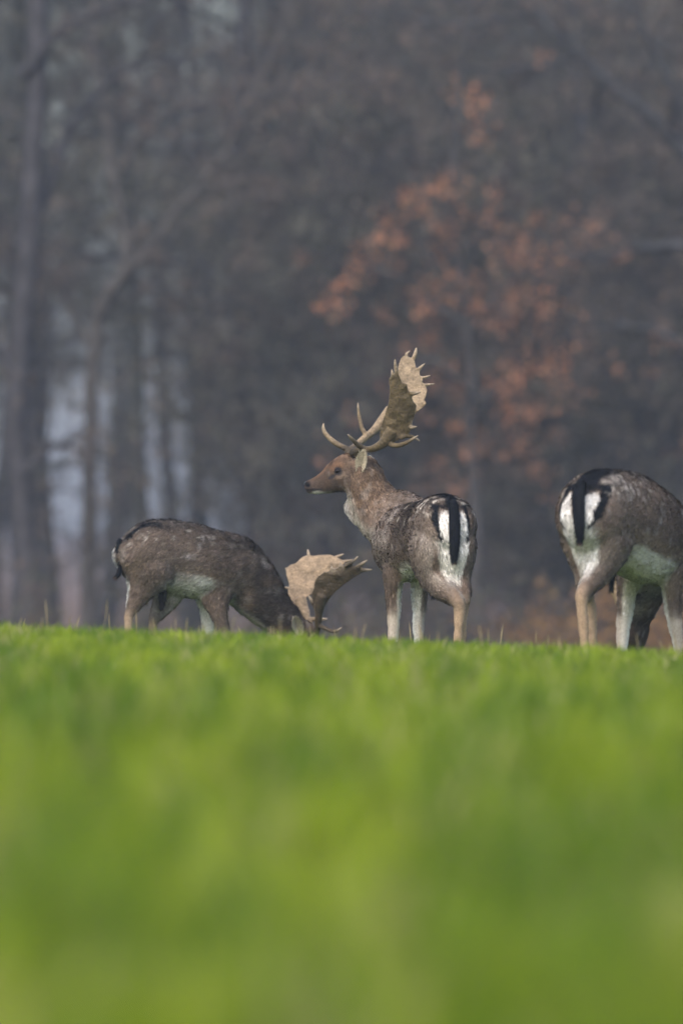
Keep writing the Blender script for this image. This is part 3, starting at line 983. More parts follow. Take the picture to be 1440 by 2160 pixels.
def coat_fn(dr, V, N):
    """colour, hair direction and hair length at every skin vertex, from the part of the body it belongs to"""
    n = len(V)
    k = dr.size
    kinds = []
    best = None
    W = []
    info = []
    for kind, side, t in dr.parts:
        P, Lt, Up, T, R = t[3], t[4], t[5], t[6], t[7]
        d2 = ((V[:, None, :] - P[None]) ** 2).sum(2)
        dn = np.sqrt(d2) / np.maximum(R.mean(1), .02)[None]
        j = dn.argmin(1)
        m = dn[np.arange(n), j]
        q = V - P[j]
        info.append(dict(kind=kind, side=side, t=j / (len(P) - 1), lat=(q * Lt[j]).sum(1) / R[j, 0], up=(q * Up[j]).sum(1) / R[j, 1], T=T[j], Up=Up[j], Lt=Lt[j], m=m))
        W.append(np.exp(-m * 3.8))
    W = np.array(W); W /= W.sum(0) + 1e-12
    nz = vnoise(V, 9, 31); nz2 = vnoise(V, 30, 32); nz3 = vnoise(V, (45, 45, 20), 33)
    lb = (N * dr.L).sum(1)           # + is the buck's left
    C = np.zeros((n, 3)); flow = np.zeros((n, 3)); H = np.zeros(n)
    rel = V - dr.rump
    lr = (rel * dr.L).sum(1) / k     # sideways from the tail line
    fr = (rel * dr.F).sum(1) / k     # forward from the tail root
    ur = V[:, 2] / k + dr.rump_shift
    rear = -(N * dr.F).sum(1)
    for w, I in zip(W, info):
        kd = I['kind']; t = I['t']; side = I['side']
        if kd == 'torso':
            down = -N[:, 2]
            c = np.tile(BROWN, (n, 1))
            c = mixc(c, DARK, sst(.35, .95, N[:, 2] + (nz - .5) * .5) * .85)
            c = mixc(c, DARK, (1 - sst(.1, .3, np.abs(t - .42) + (nz2 - .5) * .1)) * sst(.52, .75, nz) * .4)
            c = mixc(c, GRIZ, sst(.5, .85, nz3) * sst(.45, .75, nz) * .8 * sst(-.2, .2, N[:, 2] + .25))
            c = c * (.74 + .50 * vnoise(V, (7, 7, 11), 91))[:, None]
            c = mixc(c, DARK * .42, dr.dark * sst(.22, .45, vnoise(V, (8, 8, 6), 93)) * sst(.45, .7, t) * sst(-.5, -.1, N[:, 2]))
            c = mixc(c, GRIZ * 1.05, dr.band * sst(.54, .60, t) * (1 - sst(.70, .80, t)) * sst(.3, .6, vnoise(V, (30, 30, 22), 96)) * sst(-.25, .15, N[:, 2]) * .75)
            c = mixc(c, DARK * .75, dr.band * sst(.36, .42, t) * (1 - sst(.50, .56, t)) * sst(-.3, .2, N[:, 2]) * .75)
            # pale flecks on the upper flanks and croup
            sp = vnoise(V, (36, 36, 30), 55)
            c = mixc(c, PALE, sst(.70, .82, sp) * sst(.1, .5, N[:, 2]) * (1 - sst(.45, .75, t)) * .9 * dr.fleck)
            c = mixc(c, TAN * .8, sst(dr.belly[0] - .3, dr.belly[0] + .05, down) * .5)
            c = mixc(c, CREAM, sst(dr.belly[0], dr.belly[1], down + (nz - .5) * .2) * sst(.28, .42, t) * (1 - sst(dr.front, dr.front + .1, t + (.5 - down) * .3)))
            # black line along the spine
            c = mixc(c, BLACK * 2, sst(.75, .95, N[:, 2]) * (1 - sst(.06, .2, np.abs(I['lat']) + (nz2 - .5) * .1)) * (1 - sst(.2, .75, t)) * .9)
            fl = -I['T'] * 1.0 + np.array([0, 0, -.55]); h = np.full(n, .022)
        elif kd == 'neck':
            c = np.tile(NECK, (n, 1))
            c = mixc(c, DARK, sst(.5, .8, nz2) * .55)
            c = mixc(c, BROWN, 1 - sst(.0, .5, t))
            c = mixc(c, DARK * .7, dr.dark * sst(.30, .55, vnoise(V, (11, 11, 9), 94)) * .9)
            front = (N * dr.throat).sum(1)
            c = mixc(c, PALE * 1.15, sst(.55, .9, front) * (1 - sst(.5, .8, t)) * .9)
            c = mixc(c, GRIZ, sst(.55, .8, nz3) * .3)
            fl = -I['T'] * .8 + np.array([0, 0, -.6]); h = np.full(n, .028)
        elif kd == 'throat':
            c = np.tile(WHITE * .62 + NECK * .15, (n, 1)); fl = np.tile([0, 0, -1.], (n, 1)); h = np.full(n, .03)
        elif kd == 'head':
            hu = (N * dr.hup).sum(1)
            c = np.tile(FACE, (n, 1))
            c = mixc(c, DARK * .9, sst(.4, .7, nz2) * .4)
            c = mixc(c, ORANGE, sst(.55, .95, hu) * sst(.2, .5, t) * .8)
            c = mixc(c, GRIZ * .8, sst(.55, .8, nz3) * .35 * sst(.3, .6, t))
            c = mixc(c, np.array([.10, .07, .06]), (1 - sst(.1, .4, t)) * .5)
            c = mixc(c, BROWN * 1.1, sst(.72, .95, t) * .6)
            c = mixc(c, WHITE * .75, sst(.45, .8, -hu) * (1 - sst(.35, .55, t)))
            c = mixc(c, BLACK * 2, (1 - sst(.02, .07, t)) * .9)
            ch = vnoise(V, 24, 71)
            c = mixc(c, DARK * .8, sst(.5, .75, ch) * .5 * (1 - sst(.3, .8, hu)))
            for q in dr.eyes:
                dq = V - q
                de = np.sqrt((dq ** 2).sum(1))
                below = -(dq * dr.hup).sum(1)
                fwd = (dq * dr.hfwd).sum(1)
                c = mixc(c, np.array([.22, .16, .12]), (1 - sst(.012, .028, np.sqrt((below - .022) ** 2 + (fwd * .6) ** 2))) * (de < .07) * .7)
                c = mixc(c, ORANGE * 1.1, (1 - sst(.014, .034, np.sqrt((below + .028) ** 2 + (fwd * .6) ** 2))) * (de < .08) * .7)
                c = mixc(c, BLACK * 3, (1 - sst(.006, .016, np.sqrt((below - .012) ** 2 * 2.2 + (fwd - .035) ** 2 * .5))) * .8)
                c = mixc(c, BLACK * 2, 1 - sst(.020, .030, de))
            if dr.mouth is not None:
                lip, chin, nos = dr.mouth
                for a_, b_ in zip(lip[:-1], lip[1:]):
                    ab = b_ - a_; ab[1] = 0
                    q = V - a_; q = q * np.array([1, 0, 1])
                    tt_ = np.clip((q @ ab) / (ab @ ab), 0, 1)
                    c = mixc(c, BLACK * 2, (1 - sst(.003, .008, np.linalg.norm(q - tt_[:, None] * ab, axis=1))) * .8)
                q = (V - chin) * np.array([.45, 0, 1.0])
                c = mixc(c, WHITE * .8, (1 - sst(.008, .018, np.linalg.norm(q, axis=1))) * .9)
                q = (V - nos) * np.array([1, 0, 1.0])
                c = mixc(c, BLACK, 1 - sst(.010, .020, np.linalg.norm(q, axis=1)))
            fl = I['T'] * 1.0 + np.array([0, 0, -.2]); h = np.full(n, .011)
        else:
            inner = -lb * side
            hind = kd == 'hind'
            c = np.tile(BROWN, (n, 1))
            c = mixc(c, DARK, sst(.5, .8, nz) * .25 * (1 - sst(.4, .6, t)))
            low = sst(.36, .60, t)
            c = mixc(c, (TAN if hind else TAN * .4 + PALE * .55), low * .9)
            if hind:
                c = mixc(c, CREAM, sst(.25, .6, inner) * (1 - sst(.3, .5, t)) * .8 * dr.inner)
                c = mixc(c, PALE, sst(.74, .84, t) * sst(-.2, .5, rear) * .7)
            else:
                c = mixc(c, CREAM * 1.08, sst(.0, .45, inner) * (1 - sst(.9, 1, t)))
                c = mixc(c, PALE * .85, sst(.2, .7, rear) * sst(.3, .5, t) * .6)
            c = mixc(c, DARK * .8, sst(.93, .98, t))
            fl = I['T'] * 1.0; h = np.where(t < .4, .02, .010)
        C += c * w[:, None]; flow += fl * w[:, None]; H += h * w
    # rump: white mirror with its black horseshoe
    al = np.abs(lr) * np.where(lr > 0, dr.asym[0], dr.asym[1]) + (nz3 - .5) * .010 + (vnoise(V, (110, 110, 22), 61) - .5) * .013
    rm = sst(dr.rth[0], dr.rth[1], rear) * (1 - sst(.14, .20, fr))
    edge = np.interp(ur, [.40, .50, .58, .68, .76, .84], [.030, .05, .072, .094, .094, .085])
    wm = (1 - sst(edge - .012, edge + .012, al)) * sst(.42, .54, ur) * (1 - sst(-.012, .012, ur - (.838 - 28 * (al - .058) ** 2))) * rm
    wc = np.where((ur > .60)[:, None], WHITE, WHITE * .6 + CREAM * .4)
    C = C * (1 - wm[:, None]) + wc * wm[:, None]
    bc = np.interp(ur, [.68, .74, .80, .86], [.082, .102, .106, .092])
    bw = np.interp(ur, [.68, .72, .80, .86], [.007, .014, .016, .019])
    bm_ = (1 - sst(bw * .7, bw * 1.3, np.abs(al - bc))) * sst(.675, .70, ur) * (1 - sst(.87, .89, ur)) * sst(dr.rth[0] - .15, dr.rth[1] - .2, rear) * (1 - sst(.14, .22, fr))
    C = mixc(C, BLACK, bm_ * dr.hs)
    top = (1 - sst(.045 * dr.topw, .075 * dr.topw, al)) * sst(.835, .86, ur) * (1 - sst(.16, .34, fr + (nz2 - .5) * .1))
    C = mixc(C, BLACK * 1.3, top)
    fk = vnoise(V, (48, 48, 34), 57)
    C = mixc(C, PALE * 1.2, sst(.66, .76, fk) * sst(.05, .08, al) * (1 - sst(.15, .19, al)) * sst(.80, .84, ur) * (1 - sst(.28, .40, fr)) * .9 * dr.fleck)
    arch = (1 - sst(.08, .10, al)) * sst(.845, .865, ur) * (1 - sst(.87, .89, ur)) * rm
    C = mixc(C, BLACK, arch)
    H = H + wm * .012
    C = C * dr.tone
    flow = flow + np.array([0, 0, -1.0]) * wm[:, None]
    return np.clip(C, .004, .85), flow, H


def tail_col(tt, O):
    return np.tile(BLACK * 1.1, (len(tt), 1)) + (np.array([.14, .10, .07]) - BLACK)[None] * sst(.9, 1.0, tt)[:, None] * .5


def tassel_col(tt, O):
    return np.tile([.02, .018, .018], (len(tt), 1))


HR = [(.085, .10), (.118, .165), (.068, .098), (.038, .047), (.030, .036), (.0245, .026), (.025, .027), (.022, .024)]
FR = [(.07, .11), (.062, .095), (.041, .055), (.036, .042), (.034, .037), (.025, .026), (.026, .028), (.022, .024)]

# ---------------------------------------------------------------- standing buck looking aside
m = Deer('fallow buck standing rump-on with head raised in profile, big palmed antlers above the ridge', 905, 1415, 60.0, 1.0, (-.31, .95), (.60, .85))
m.rump = m.p(955, 1065, -.50); m.rump_shift = 0.0; m.asym = (1.0, 1.5); m.band = 1.0; m.topw = .72
m.throat = np.array([-.85, 0, -.5]); m.hup = np.array([-.40, -.05, .91]); m.hfwd = np.array([-.91, .1, -.40]); m.mouth = ([m.p(646, 1030, .56), m.p(660, 1031, .56), m.p(678, 1029, .55)], m.p(668, 1038, .55), m.p(648, 1019, .565)); m.eyes = [m.p(714, 991, .474), m.p(712, 991, .592)]
m.part('torso', [(952, 1100, -.545, .05, .06), (949, 1106, -.51, .108, .125), (943, 1110, -.43, .150, .160), (933, 1116, -.30, .166, .182), (912, 1128, -.08, .174, .188),
                 (888, 1138, .12, .184, .202), (864, 1143, .28, .184, .208), (847, 1142, .40, .162, .195), (840, 1134, .49, .115, .15), (840, 1124, .55, .06, .09)], m.L)
m.part('neck', [(866, 1120, .28, .13, .185), (834, 1098, .42, .128, .175), (799, 1072, .48, .108, .145), (777, 1034, .49, .092, .116), (766, 998, .49, .085, .102), (760, 972, .49, .07, .075)], (0, -1, 0))
m.part('throat', [(737, 1052, .50, .012, .010), (733, 1063, .50, .018, .016), (737, 1078, .49, .02, .016), (750, 1098, .48, .02, .014)], (0, -1, 0), sub=3)
m.part('head', [(643, 1023, .565, .020, .026), (650, 1023, .56, .031, .039), (664, 1022, .553, .034, .047), (686, 1015, .545, .039, .063), (706, 1006, .535, .050, .084), (722, 999, .525, .064, .101), (742, 993, .51, .064, .105), (762, 988, .50, .055, .085)], (0, -1, 0))
m.part('head', [(700, 976, .495, .012, .012), (712, 975, .488, .016, .016), (722, 978, .486, .013, .013)], (0, -1, 0), sub=3)   # brow ridge
m.leg('hind', 1, [(925, 1100, -.32), (908, 1160, -.37), (915, 1222, -.41), (958, 1264, -.53), (966, 1290, -.53), (962, 1365, -.50), (960, 1390, -.49), (958, 1408, -.46)], HR)
m.leg('hind', -1, [(955, 1100, -.34), (954, 1162, -.39), (963, 1222, -.42), (976, 1262, -.48), (972, 1292, -.46), (970, 1365, -.42), (969, 1390, -.41), (967, 1408, -.38)], HR)
m.leg('fore', 1, [(835, 1140, .24), (832, 1195, .22), (829, 1248, .24), (831, 1292, .25), (830, 1308, .25), (828, 1370, .24), (827, 1392, .25), (826, 1408, .28)], FR)
m.leg('fore', -1, [(897, 1145, .36), (892, 1195, .34), (886, 1248, .36), (885, 1292, .37), (883, 1308, .37), (884, 1370, .36), (885, 1392, .37), (884, 1408, .40)], FR)
m.build_body(coat_fn, 150000, 11)
m.furry('tail', [list(m.p(954, 1062, -.545)) + [.020, .018], list(m.p(955, 1085, -.58)) + [.027, .018], list(m.p(956, 1120, -.60)) + [.030, .018], list(m.p(956, 1150, -.60)) + [.027, .016], list(m.p(955, 1172, -.59)) + [.018, .012], list(m.p(955, 1184, -.585)) + [.006, .006]], m.L, tail_col, 2600, .03, 3)
m.furry('belly_tassel', [list(m.p(905, 1212, -.16)) + [.016, .016], list(m.p(909, 1235, -.17)) + [.014, .014], list(m.p(912, 1256, -.17)) + [.006, .006]], m.L, tassel_col, 500, .03, 4)
m.eye(714, 991, .473, (-.97, .1, -.2), (-.2, 0, .97), (-.1, -1, .1), .019)
m.eye(712, 991, .592, (-.93, .1, -.36), (-.36, 0, .93), (.1, 1, .1), .021)
m.ear(m.p(757, 997, .425), m.p(768, 948, .36), (-.2, -.98, .1), .033, (.56, .49, .38), (.17, .12, .08), 5)
m.ear(m.p(757, 990, .56), m.p(784, 962, .64), (-.5, .8, .1), .036, (.62, .58, .44), (.17, .12, .08), 6)
m.nose([list(m.p(643, 1021, .565)) + [.014, .011], list(m.p(646, 1019, .565)) + [.021, .017], list(m.p(653, 1016, .562)) + [.018, .013]], (0, -1, 0))


def mid_near(px, py, e):
    return m.p(px, py, e)


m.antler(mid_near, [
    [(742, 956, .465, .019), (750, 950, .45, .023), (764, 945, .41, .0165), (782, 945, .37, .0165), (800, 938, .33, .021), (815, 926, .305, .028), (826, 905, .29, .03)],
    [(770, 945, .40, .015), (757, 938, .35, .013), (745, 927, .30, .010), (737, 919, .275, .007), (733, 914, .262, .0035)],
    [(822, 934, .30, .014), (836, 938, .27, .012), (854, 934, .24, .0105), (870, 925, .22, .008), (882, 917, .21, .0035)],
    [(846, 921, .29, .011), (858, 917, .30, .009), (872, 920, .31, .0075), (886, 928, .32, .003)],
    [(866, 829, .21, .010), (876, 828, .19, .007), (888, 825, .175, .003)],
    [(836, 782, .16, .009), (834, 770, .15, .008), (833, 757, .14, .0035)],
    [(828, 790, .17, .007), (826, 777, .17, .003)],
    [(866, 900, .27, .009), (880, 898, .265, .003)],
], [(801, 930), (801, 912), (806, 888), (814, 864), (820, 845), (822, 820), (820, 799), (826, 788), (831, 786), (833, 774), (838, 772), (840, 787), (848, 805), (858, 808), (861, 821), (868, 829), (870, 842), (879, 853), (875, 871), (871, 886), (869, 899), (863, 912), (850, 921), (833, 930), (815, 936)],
    (-.15, 1, .05), .021, 21, (.22, .165, .10), (.108, .080, .043),  # near palm's outer face darker: part stain, part shade put into the colour
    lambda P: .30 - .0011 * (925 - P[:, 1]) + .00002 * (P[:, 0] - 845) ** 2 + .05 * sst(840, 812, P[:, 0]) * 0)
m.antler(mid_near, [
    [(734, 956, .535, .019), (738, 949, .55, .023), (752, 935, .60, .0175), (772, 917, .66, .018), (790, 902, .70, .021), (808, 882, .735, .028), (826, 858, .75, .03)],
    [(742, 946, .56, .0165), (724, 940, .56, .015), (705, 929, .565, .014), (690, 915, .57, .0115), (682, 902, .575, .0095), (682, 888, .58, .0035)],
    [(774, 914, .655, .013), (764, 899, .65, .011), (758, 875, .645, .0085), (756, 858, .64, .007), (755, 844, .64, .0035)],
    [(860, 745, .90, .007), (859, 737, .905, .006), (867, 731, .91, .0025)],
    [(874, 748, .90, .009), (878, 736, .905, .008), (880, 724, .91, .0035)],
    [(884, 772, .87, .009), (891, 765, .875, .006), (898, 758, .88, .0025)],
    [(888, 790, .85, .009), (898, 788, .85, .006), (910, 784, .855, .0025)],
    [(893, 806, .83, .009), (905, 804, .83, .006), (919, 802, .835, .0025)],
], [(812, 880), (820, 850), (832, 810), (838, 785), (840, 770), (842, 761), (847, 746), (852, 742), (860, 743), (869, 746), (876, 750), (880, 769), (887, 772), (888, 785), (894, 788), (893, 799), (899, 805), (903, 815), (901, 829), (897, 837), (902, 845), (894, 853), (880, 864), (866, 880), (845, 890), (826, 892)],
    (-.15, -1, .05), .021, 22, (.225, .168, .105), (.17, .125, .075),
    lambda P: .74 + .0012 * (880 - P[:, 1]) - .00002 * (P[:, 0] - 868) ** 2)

# ---------------------------------------------------------------- grazing buck seen from the side
g = Deer('fallow buck grazing side-on with head down in the grass, its pale palmed antlers upright', 390, 1434, 64.0, .97, (.998, .06), (.34, .56), 66.0)
g.rump = g.p(260, 1135, -.18); g.rump_shift = 0.03; g.rth = (.80, .95); g.hs = 0.0; g.inner = .25; g.front = .60; g.fleck = .5; g.tone = np.array([.76, .79, .82]); g.dark = 1.0; g.topw = .35
g.throat = np.array([-.5, 0, -.85]); g.hup = np.array([.95, .1, .25]); g.hfwd = np.array([.25, 0, -.97])
g.part('torso', [(260, 1152, -0.200, .04, .05), (266, 1157, -0.185, .10, .10), (283, 1163, -0.160, .148, .152), (310, 1168, -0.110, .168, .195), (355, 1173, -0.040, .172, .213),
                 (400, 1182, 0.020, .180, .216), (440, 1191, 0.070, .180, .208), (478, 1198, 0.115, .165, .205), (508, 1204, 0.155, .14, .19), (530, 1212, 0.180, .10, .15), (545, 1222, 0.200, .05, .08)], g.L)
g.part('neck', [(486, 1195, 0.120, .14, .195), (524, 1228, 0.165, .128, .175), (555, 1265, 0.195, .112, .145), (583, 1295, 0.220, .096, .118), (608, 1318, 0.240, .088, .10), (624, 1332, 0.250, .075, .08)], g.L)
g.part('head', [(668, 1432, 0.300, .018, .018), (666, 1424, 0.300, .028, .032), (662, 1408, 0.295, .034, .046), (657, 1390, 0.290, .040, .060), (650, 1370, 0.280, .056, .080), (642, 1352, 0.270, .066, .095), (634, 1338, 0.265, .064, .092), (624, 1326, 0.255, .05, .075)], g.L)
HRG = HR[:2] + [(.060, .085), (.032, .036), (.026, .028), (.021, .023), (.023, .025), (.021, .023)]
FRG = FR[:2] + [(.040, .052), (.033, .038), (.030, .033), (.023, .024), (.024, .026), (.021, .023)]
g.leg('hind', -1, [(312, 1160, -.13), (314, 1204, -.16), (300, 1245, -.18), (279, 1288, -.20), (273, 1306, -.20), (273, 1385, -.20), (275, 1408, -.20), (281, 1426, -.19)], HRG)
g.leg('hind', 1, [(315, 1170, -.03), (350, 1215, .01), (350, 1262, .03), (326, 1306, .03), (322, 1322, .03), (321, 1390, .03), (323, 1410, .03), (329, 1426, .04)], HRG)
g.leg('fore', -1, [(468, 1205, .02), (456, 1255, .01), (462, 1295, -.01), (474, 1338, .0), (476, 1352, .0), (480, 1396, .0), (482, 1412, .0), (489, 1426, .01)], FRG)
g.leg('fore', 1, [(452, 1205, .20), (444, 1255, .20), (440, 1295, .20), (438, 1335, .20), (437, 1350, .20), (434, 1396, .20), (434, 1412, .20), (440, 1426, .21)], FRG)
g.build_body(coat_fn, 100000, 12)
g.furry('tail', [list(g.p(255, 1138, -.19)) + [.016, .012], list(g.p(251, 1160, -.20)) + [.018, .012], list(g.p(254, 1180, -.20)) + [.015, .010], list(g.p(255, 1195, -.20)) + [.012, .008], list(g.p(253, 1208, -.20)) + [.009, .007], list(g.p(248, 1216, -.20)) + [.004, .004]], g.L, tail_col, 2200, .03, 3)
g.furry('belly_tassel', [list(g.p(344, 1240, -.09)) + [.022, .022], list(g.p(344, 1262, -.09)) + [.020, .020], list(g.p(342, 1280, -.09)) + [.006, .006]], g.L, tassel_col, 600, .03, 4)
g.eye(653, 1360, .205, (.3, .1, -1), (.9, .3, .25), (.34, -.94, 0), .021)
g.eye(646, 1360, .345, (.3, .1, -1), (.9, .3, .25), (-.34, .94, 0), .021)
g.ear(g.p(634, 1340, .18), g.p(620, 1302, .10), (.15, -1, .1), .034, (.42, .37, .30), (.17, .13, .10), 5)
g.ear(g.p(636, 1336, .33), g.p(626, 1310, .42), (.5, .8, .1), .034, (.42, .37, .30), (.17, .13, .10), 6)
g.nose([list(g.p(668, 1432, .30)) + [.014, .011], list(g.p(669, 1428, .30)) + [.02, .016], list(g.p(669, 1420, .30)) + [.017, .012]], g.L)
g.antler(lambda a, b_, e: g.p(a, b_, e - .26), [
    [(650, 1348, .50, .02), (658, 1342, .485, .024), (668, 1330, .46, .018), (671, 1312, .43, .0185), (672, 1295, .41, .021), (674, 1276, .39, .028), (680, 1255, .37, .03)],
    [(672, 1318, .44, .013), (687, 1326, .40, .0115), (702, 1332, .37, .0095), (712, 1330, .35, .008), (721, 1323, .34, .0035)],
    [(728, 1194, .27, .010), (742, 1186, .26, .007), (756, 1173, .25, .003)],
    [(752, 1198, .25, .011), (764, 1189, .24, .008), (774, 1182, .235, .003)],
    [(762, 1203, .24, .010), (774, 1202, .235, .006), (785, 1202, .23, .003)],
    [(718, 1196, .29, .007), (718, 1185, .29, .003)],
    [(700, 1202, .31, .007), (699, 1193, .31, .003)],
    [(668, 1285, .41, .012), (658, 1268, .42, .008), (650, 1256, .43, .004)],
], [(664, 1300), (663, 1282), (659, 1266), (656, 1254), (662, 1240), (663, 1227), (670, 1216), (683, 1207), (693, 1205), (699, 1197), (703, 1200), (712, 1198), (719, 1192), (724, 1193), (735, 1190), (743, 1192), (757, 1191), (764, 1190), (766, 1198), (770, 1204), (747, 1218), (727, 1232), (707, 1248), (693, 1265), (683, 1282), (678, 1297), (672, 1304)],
    (-.3, .95, 0), .021, 31, (.17, .125, .075), (.052, .038, .022),  # outer face: brown stain, darkened further with shade put into the colour
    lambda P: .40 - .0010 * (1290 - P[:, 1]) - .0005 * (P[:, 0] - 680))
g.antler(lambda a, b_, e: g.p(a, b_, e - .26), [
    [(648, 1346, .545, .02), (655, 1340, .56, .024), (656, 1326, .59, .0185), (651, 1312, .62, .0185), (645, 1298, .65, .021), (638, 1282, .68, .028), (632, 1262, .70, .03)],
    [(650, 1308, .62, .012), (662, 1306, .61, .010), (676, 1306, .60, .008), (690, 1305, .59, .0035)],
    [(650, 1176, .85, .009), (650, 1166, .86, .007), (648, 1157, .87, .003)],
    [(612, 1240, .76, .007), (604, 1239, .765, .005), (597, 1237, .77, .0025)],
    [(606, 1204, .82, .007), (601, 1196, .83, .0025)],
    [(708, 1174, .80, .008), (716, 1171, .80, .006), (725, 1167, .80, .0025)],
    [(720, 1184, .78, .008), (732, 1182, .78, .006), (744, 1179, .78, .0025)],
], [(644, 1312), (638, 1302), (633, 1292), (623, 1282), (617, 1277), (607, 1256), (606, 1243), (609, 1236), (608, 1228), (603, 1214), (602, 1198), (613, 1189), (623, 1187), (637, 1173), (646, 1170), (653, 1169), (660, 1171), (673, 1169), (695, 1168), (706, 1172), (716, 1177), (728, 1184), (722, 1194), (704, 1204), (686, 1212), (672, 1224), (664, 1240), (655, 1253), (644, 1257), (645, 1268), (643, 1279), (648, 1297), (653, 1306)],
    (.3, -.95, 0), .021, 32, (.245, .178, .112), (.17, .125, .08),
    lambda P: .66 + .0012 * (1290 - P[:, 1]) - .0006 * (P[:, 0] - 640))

# ---------------------------------------------------------------- buck walking off, grazing
r = Deer('fallow buck seen from behind at an angle, grazing with head between its forelegs', 1335, 1424, 55.5, 1.09, (.47, .88), (.40, .60), 54.0)
r.rump = r.p(1221, 1022, -.47); r.rump_shift = .028; r.dark = .6; r.front = .66; r.asym = (1.25, 1.0); r.fleck = .4
r.throat = np.array([0, -1, 0]); r.hup = np.array([0, 1, .1]); r.hfwd = np.array([0, .05, -1.])
SZ = 1.06
r.part('torso', [(1221, 1062, -.53, .05, .07), (1226, 1076, -.49, .12, .135), (1238, 1086, -.40, .165, .185), (1264, 1086, -.26, .182, .212), (1310, 1098, -.08, .188, .238),
                 (1350, 1119, .10, .190, .242), (1380, 1135, .25, .182, .226), (1400, 1146, .36, .160, .20), (1418, 1152, .46, .12, .15), (1430, 1158, .53, .06, .08)], r.L)
r.part('neck', [(1395, 1142, .34, .15, .19), (1392, 1185, .48, .125, .16), (1372, 1230, .58, .105, .13), (1356, 1265, .64, .095, .11), (1347, 1296, .68, .085, .095), (1344, 1312, .69, .07, .075)], r.L)
r.part('head', [(1339, 1420, .73, .018, .018), (1339, 1411, .73, .03, .034), (1340, 1394, .725, .036, .048), (1341, 1374, .72, .042, .064), (1342, 1352, .71, .060, .085), (1343, 1330, .70, .070, .10), (1344, 1312, .70, .068, .098), (1346, 1296, .69, .055, .08)], r.L)
HR2 = [(a * SZ, b_ * SZ) for a, b_ in [(.10, .12), (.106, .160), (.056, .080), (.033, .041), (.027, .032), (.0225, .024), (.024, .026), (.022, .024)]]; FR2 = [(a * SZ, b_ * SZ) for a, b_ in FR]
r.leg('hind', -1, [(1262, 1080, -.32), (1275, 1138, -.34), (1257, 1205, -.40), (1226, 1248, -.50), (1221, 1268, -.51), (1228, 1362, -.48), (1229, 1392, -.47), (1233, 1414, -.44)], HR2)
r.leg('hind', 1, [(1240, 1080, -.28), (1233, 1138, -.30), (1232, 1205, -.32), (1232, 1250, -.34), (1240, 1270, -.30), (1247, 1362, -.27), (1248, 1392, -.26), (1252, 1414, -.23)], HR2)
r.leg('fore', 1, [(1340, 1145, .42), (1336, 1200, .40), (1325, 1250, .42), (1322, 1298, .44), (1319, 1316, .44), (1315, 1375, .43), (1314, 1398, .44), (1316, 1414, .47)], FR2)
r.leg('fore', -1, [(1424, 1145, .26), (1422, 1200, .24), (1420, 1250, .25), (1424, 1300, .27), (1427, 1318, .27), (1436, 1375, .28), (1438, 1398, .28), (1441, 1414, .31)], FR2)
r.build_body(coat_fn, 110000, 13)
r.furry('tail', [list(r.p(1220, 1022, -.50)) + [.024, .02], list(r.p(1214, 1045, -.57)) + [.032, .02], list(r.p(1214, 1080, -.60)) + [.031, .02], list(r.p(1215, 1110, -.60)) + [.026, .018], list(r.p(1216, 1130, -.59)) + [.017, .012], list(r.p(1216, 1144, -.585)) + [.006, .006]], r.L, tail_col, 2600, .03, 3)
r.furry('belly_tassel', [list(r.p(1293, 1192, -.05)) + [.016, .016], list(r.p(1289, 1216, -.06)) + [.016, .016], list(r.p(1288, 1240, -.06)) + [.006, .006]], r.L, tassel_col, 500, .035, 4)
r.eye(1371, 1322, .73, (0, .1, -1), (0, 1, .1), (.88, -.47, 0), .021)
r.eye(1316, 1322, .76, (0, .1, -1), (0, 1, .1), (-.88, .47, 0), .021)
r.ear(r.p(1366, 1305, .70), r.p(1386, 1282, .72), (.6, -.5, .1), .034, (.42, .37, .30), (.15, .115, .09), 5)
r.ear(r.p(1332, 1305, .76), r.p(1330, 1286, .88), (-.6, .3, .1), .034, (.22, .19, .15), (.10, .08, .06), 6)
r.nose([list(r.p(1339, 1421, .735)) + [.014, .011], list(r.p(1339, 1418, .74)) + [.021, .016], list(r.p(1339, 1410, .76)) + [.018, .012]], r.L)
NH, UH = np.array([0, .05, -1.0]), np.array([.1, .99, .1])
for sgn, sd_ in ((1, 41), (-1, 42)):
    def t3(a, b_, e, sgn=sgn):
        X_, Z_ = (a - 748) / 400, (950 - b_) / 400
        nn = -X_ * .92 - Z_ * .38; uu = -X_ * .38 + Z_ * .92
        nn = -X_ * .92 * -1 * -1 - Z_ * .38
        return r.p(1344, 1318, .76) + NH * nn + UH * uu - r.L * sgn * e * .6
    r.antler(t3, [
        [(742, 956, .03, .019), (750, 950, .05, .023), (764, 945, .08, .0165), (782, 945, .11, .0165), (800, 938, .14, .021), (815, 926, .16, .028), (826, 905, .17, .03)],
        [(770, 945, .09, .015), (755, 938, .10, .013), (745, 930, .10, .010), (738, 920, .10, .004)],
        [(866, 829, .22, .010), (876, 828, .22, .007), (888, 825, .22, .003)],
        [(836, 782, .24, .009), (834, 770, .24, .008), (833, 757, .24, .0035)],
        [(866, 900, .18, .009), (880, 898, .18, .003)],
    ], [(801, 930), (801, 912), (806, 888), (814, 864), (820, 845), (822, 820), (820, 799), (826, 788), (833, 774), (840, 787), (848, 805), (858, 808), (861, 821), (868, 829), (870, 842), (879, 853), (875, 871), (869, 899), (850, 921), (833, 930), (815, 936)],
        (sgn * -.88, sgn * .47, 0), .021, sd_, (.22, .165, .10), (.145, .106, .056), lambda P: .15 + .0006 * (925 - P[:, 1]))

for o_ in [o for o in bpy.data.objects if o.parent in (m.root, g.root, r.root) and o.name.split('.')[0] in ('eye', 'nose', 'ear')]:
    o_.parent = next(c for c in o_.parent.children if c.name.split('.')[0] == 'body')
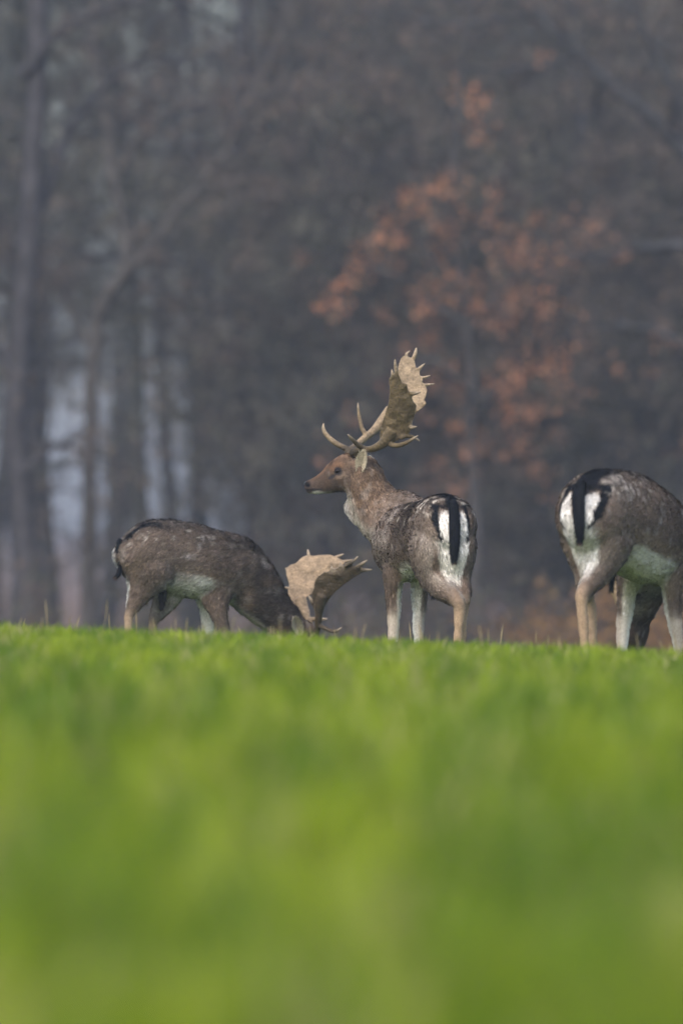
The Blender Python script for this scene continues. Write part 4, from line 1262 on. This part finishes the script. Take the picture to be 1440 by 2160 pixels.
# ------------------------------------------------------------------ meadow grass
def grass_blades(n, y0, y1, half, hmin, hmax, wid, seed):
    rs = np.random.default_rng(seed)
    y = rs.uniform(y0, y1, n); x = rs.uniform(-1, 1, n) * half(y)
    z = ground_z(x, y)
    P = np.stack([x, y, z - .01], 1)
    Q = np.stack([x, y * .10, np.zeros(n)], 1)
    Q2 = np.stack([x, y, np.zeros(n)], 1)
    Q3 = np.stack([x, y * .03, np.zeros(n)], 1)
    big = vnoise(Q, 3.0, 3) * .12 + vnoise(Q3, 19.0, 4) * .36 + vnoise(Q3, 8.0, 8) * .26 + vnoise(Q2, 8.0, 5) * .26
    tall = vnoise(Q2, 4.5, 9); tus = 1 - sst(34, 46, y)
    h = rs.uniform(hmin, hmax, n) * ((.65 + .7 * tall) * (1 - tus) + tus * (.45 + 1.7 * sst(.35, .85, tall)))
    a = rs.uniform(0, 6.28, n)
    lean = rs.uniform(.1, .75, n)
    dx, dy = np.cos(a) * lean, np.sin(a) * lean
    b = rs.uniform(0, 6.28, n)
    W = np.stack([np.cos(b), np.sin(b), np.zeros(n)], 1) * (wid * rs.uniform(.6, 1.3, n))[:, None]
    m1 = P + np.stack([dx * .3, dy * .3, np.full(n, .55)], 1) * h[:, None]
    tip = P + np.stack([dx, dy, np.full(n, .95)], 1) * h[:, None]
    V = np.stack([P - W, P + W, m1 + W * .8, m1 - W * .8, tip], 1).reshape(-1, 3)
    base = np.arange(n)[:, None] * 5
    Qd = base + np.array([[0, 1, 2, 3]])
    T = base + np.array([[3, 2, 4]])
    c1 = np.array([.142, .222, .006]); c2 = np.array([.215, .278, .009]); c3 = np.array([.066, .130, .004]); c4 = np.array([.33, .31, .13])
    k = sst(.37, .63, big)[:, None]
    c = c3 * (1 - k) + c2 * k
    c = c * .8 + c1 * .2
    dead = (rs.uniform(0, 1, n) < .04 + .4 * sst(.55, .8, vnoise(Q3, 13.0, 12) * .5 + vnoise(Q2, 6.5, 13) * .5))[:, None]
    c = np.where(dead, c4, c) * rs.uniform(.75, 1.25, (n, 1))
    C = np.repeat(c, 5, axis=0)
    return V, Qd, T, C


gs = Soup()
for args in [(70000, 11.5, 30, lambda y: .03 * y + 1.3, .05, .10, .0035, 1),
             (120000, 30, 56, lambda y: .03 * y + 1.4, .045, .095, .0032, 2),
             (45000, 56, 74, lambda y: .03 * y + 1.6, .04, .09, .004, 3),
             (60000, 4, 90, lambda y: np.full_like(y, 8.0), .05, .10, .006, 4)]:
    V, Qd, T, C = grass_blades(*args)
    gs.add(V, Qd, T, C)
go = link('grass', gs.mesh('grass'), M_GRASS)
go['kind'] = 'stuff'
go['label'] = 'bright green meadow grass covering the rise the bucks stand on'
go['category'] = 'grass'

# dry flowering stalks standing above the ridge
rs = np.random.default_rng(41)
st = Soup()
known = [(105, 1262), (140, 1292), (215, 1258), (243, 1290), (290, 1285), (335, 1300), (85, 1300), (160, 1296), (485, 1290), (590, 1303), (572, 1318), (848, 1300), (870, 1310), (905, 1305), (1015, 1330), (1045, 1312), (1125, 1325), (1170, 1340), (1265, 1345), (745, 1320), (760, 1312), (440, 1310), (40, 1300)]
for px, py in known + [(rs.uniform(-300, 1740), None) for _ in range(120)]:
    d = rs.uniform(49, 57)
    x = at(px, d)
    z0 = float(ground_z(x, d)) - .01
    h = (atz(py, d) - z0) if py else rs.uniform(.06, .17)
    h = max(h, .06)
    b = wander(rs, (x, d, z0), (rs.normal(0, .16), rs.normal(0, .16), 1), h, 5, .07)
    col = np.array([.34, .28, .15]) * rs.uniform(.7, 1.2)
    stick(st, b, np.array([.0016, .0015, .0014, .0018, .0026, .0006]), 4, col)
so = link('dry_grass_stalks', st.mesh('dry_grass_stalks'), M_GRASS)
so['kind'] = 'stuff'
so['label'] = 'thin straw-coloured grass stalks standing above the green ridge'
so['category'] = 'grass'
# ------------------------------------------------------------------ misty air
hv = np.array([[x, y, z] for z in (-2.2, 26.5) for y in (-310, 1510) for x in (-910, 910)], float)
hq = np.array([[0, 2, 3, 1], [4, 5, 7, 6], [0, 1, 5, 4], [2, 6, 7, 3], [0, 4, 6, 2], [1, 3, 7, 5]])
M_HAZE = bpy.data.materials.new('haze')
M_HAZE.use_nodes = True
ht_ = M_HAZE.node_tree
ht_.nodes.clear()
pv = ht_.nodes.new('ShaderNodeVolumePrincipled')
pv.inputs['Color'].default_value = (0.70, 0.80, 1.0, 1)
pv.inputs['Density'].default_value = 0.00042
pv.inputs['Anisotropy'].default_value = 0.1
ho = ht_.nodes.new('ShaderNodeOutputMaterial')
ht_.links.new(pv.outputs['Volume'], ho.inputs['Volume'])
hz = link('haze', mesh_from('haze', hv, hq, smooth=False), M_HAZE)
hz['kind'] = 'stuff'
hz['label'] = 'thin bluish autumn mist hanging over the meadow and wood'
hz['category'] = 'mist'
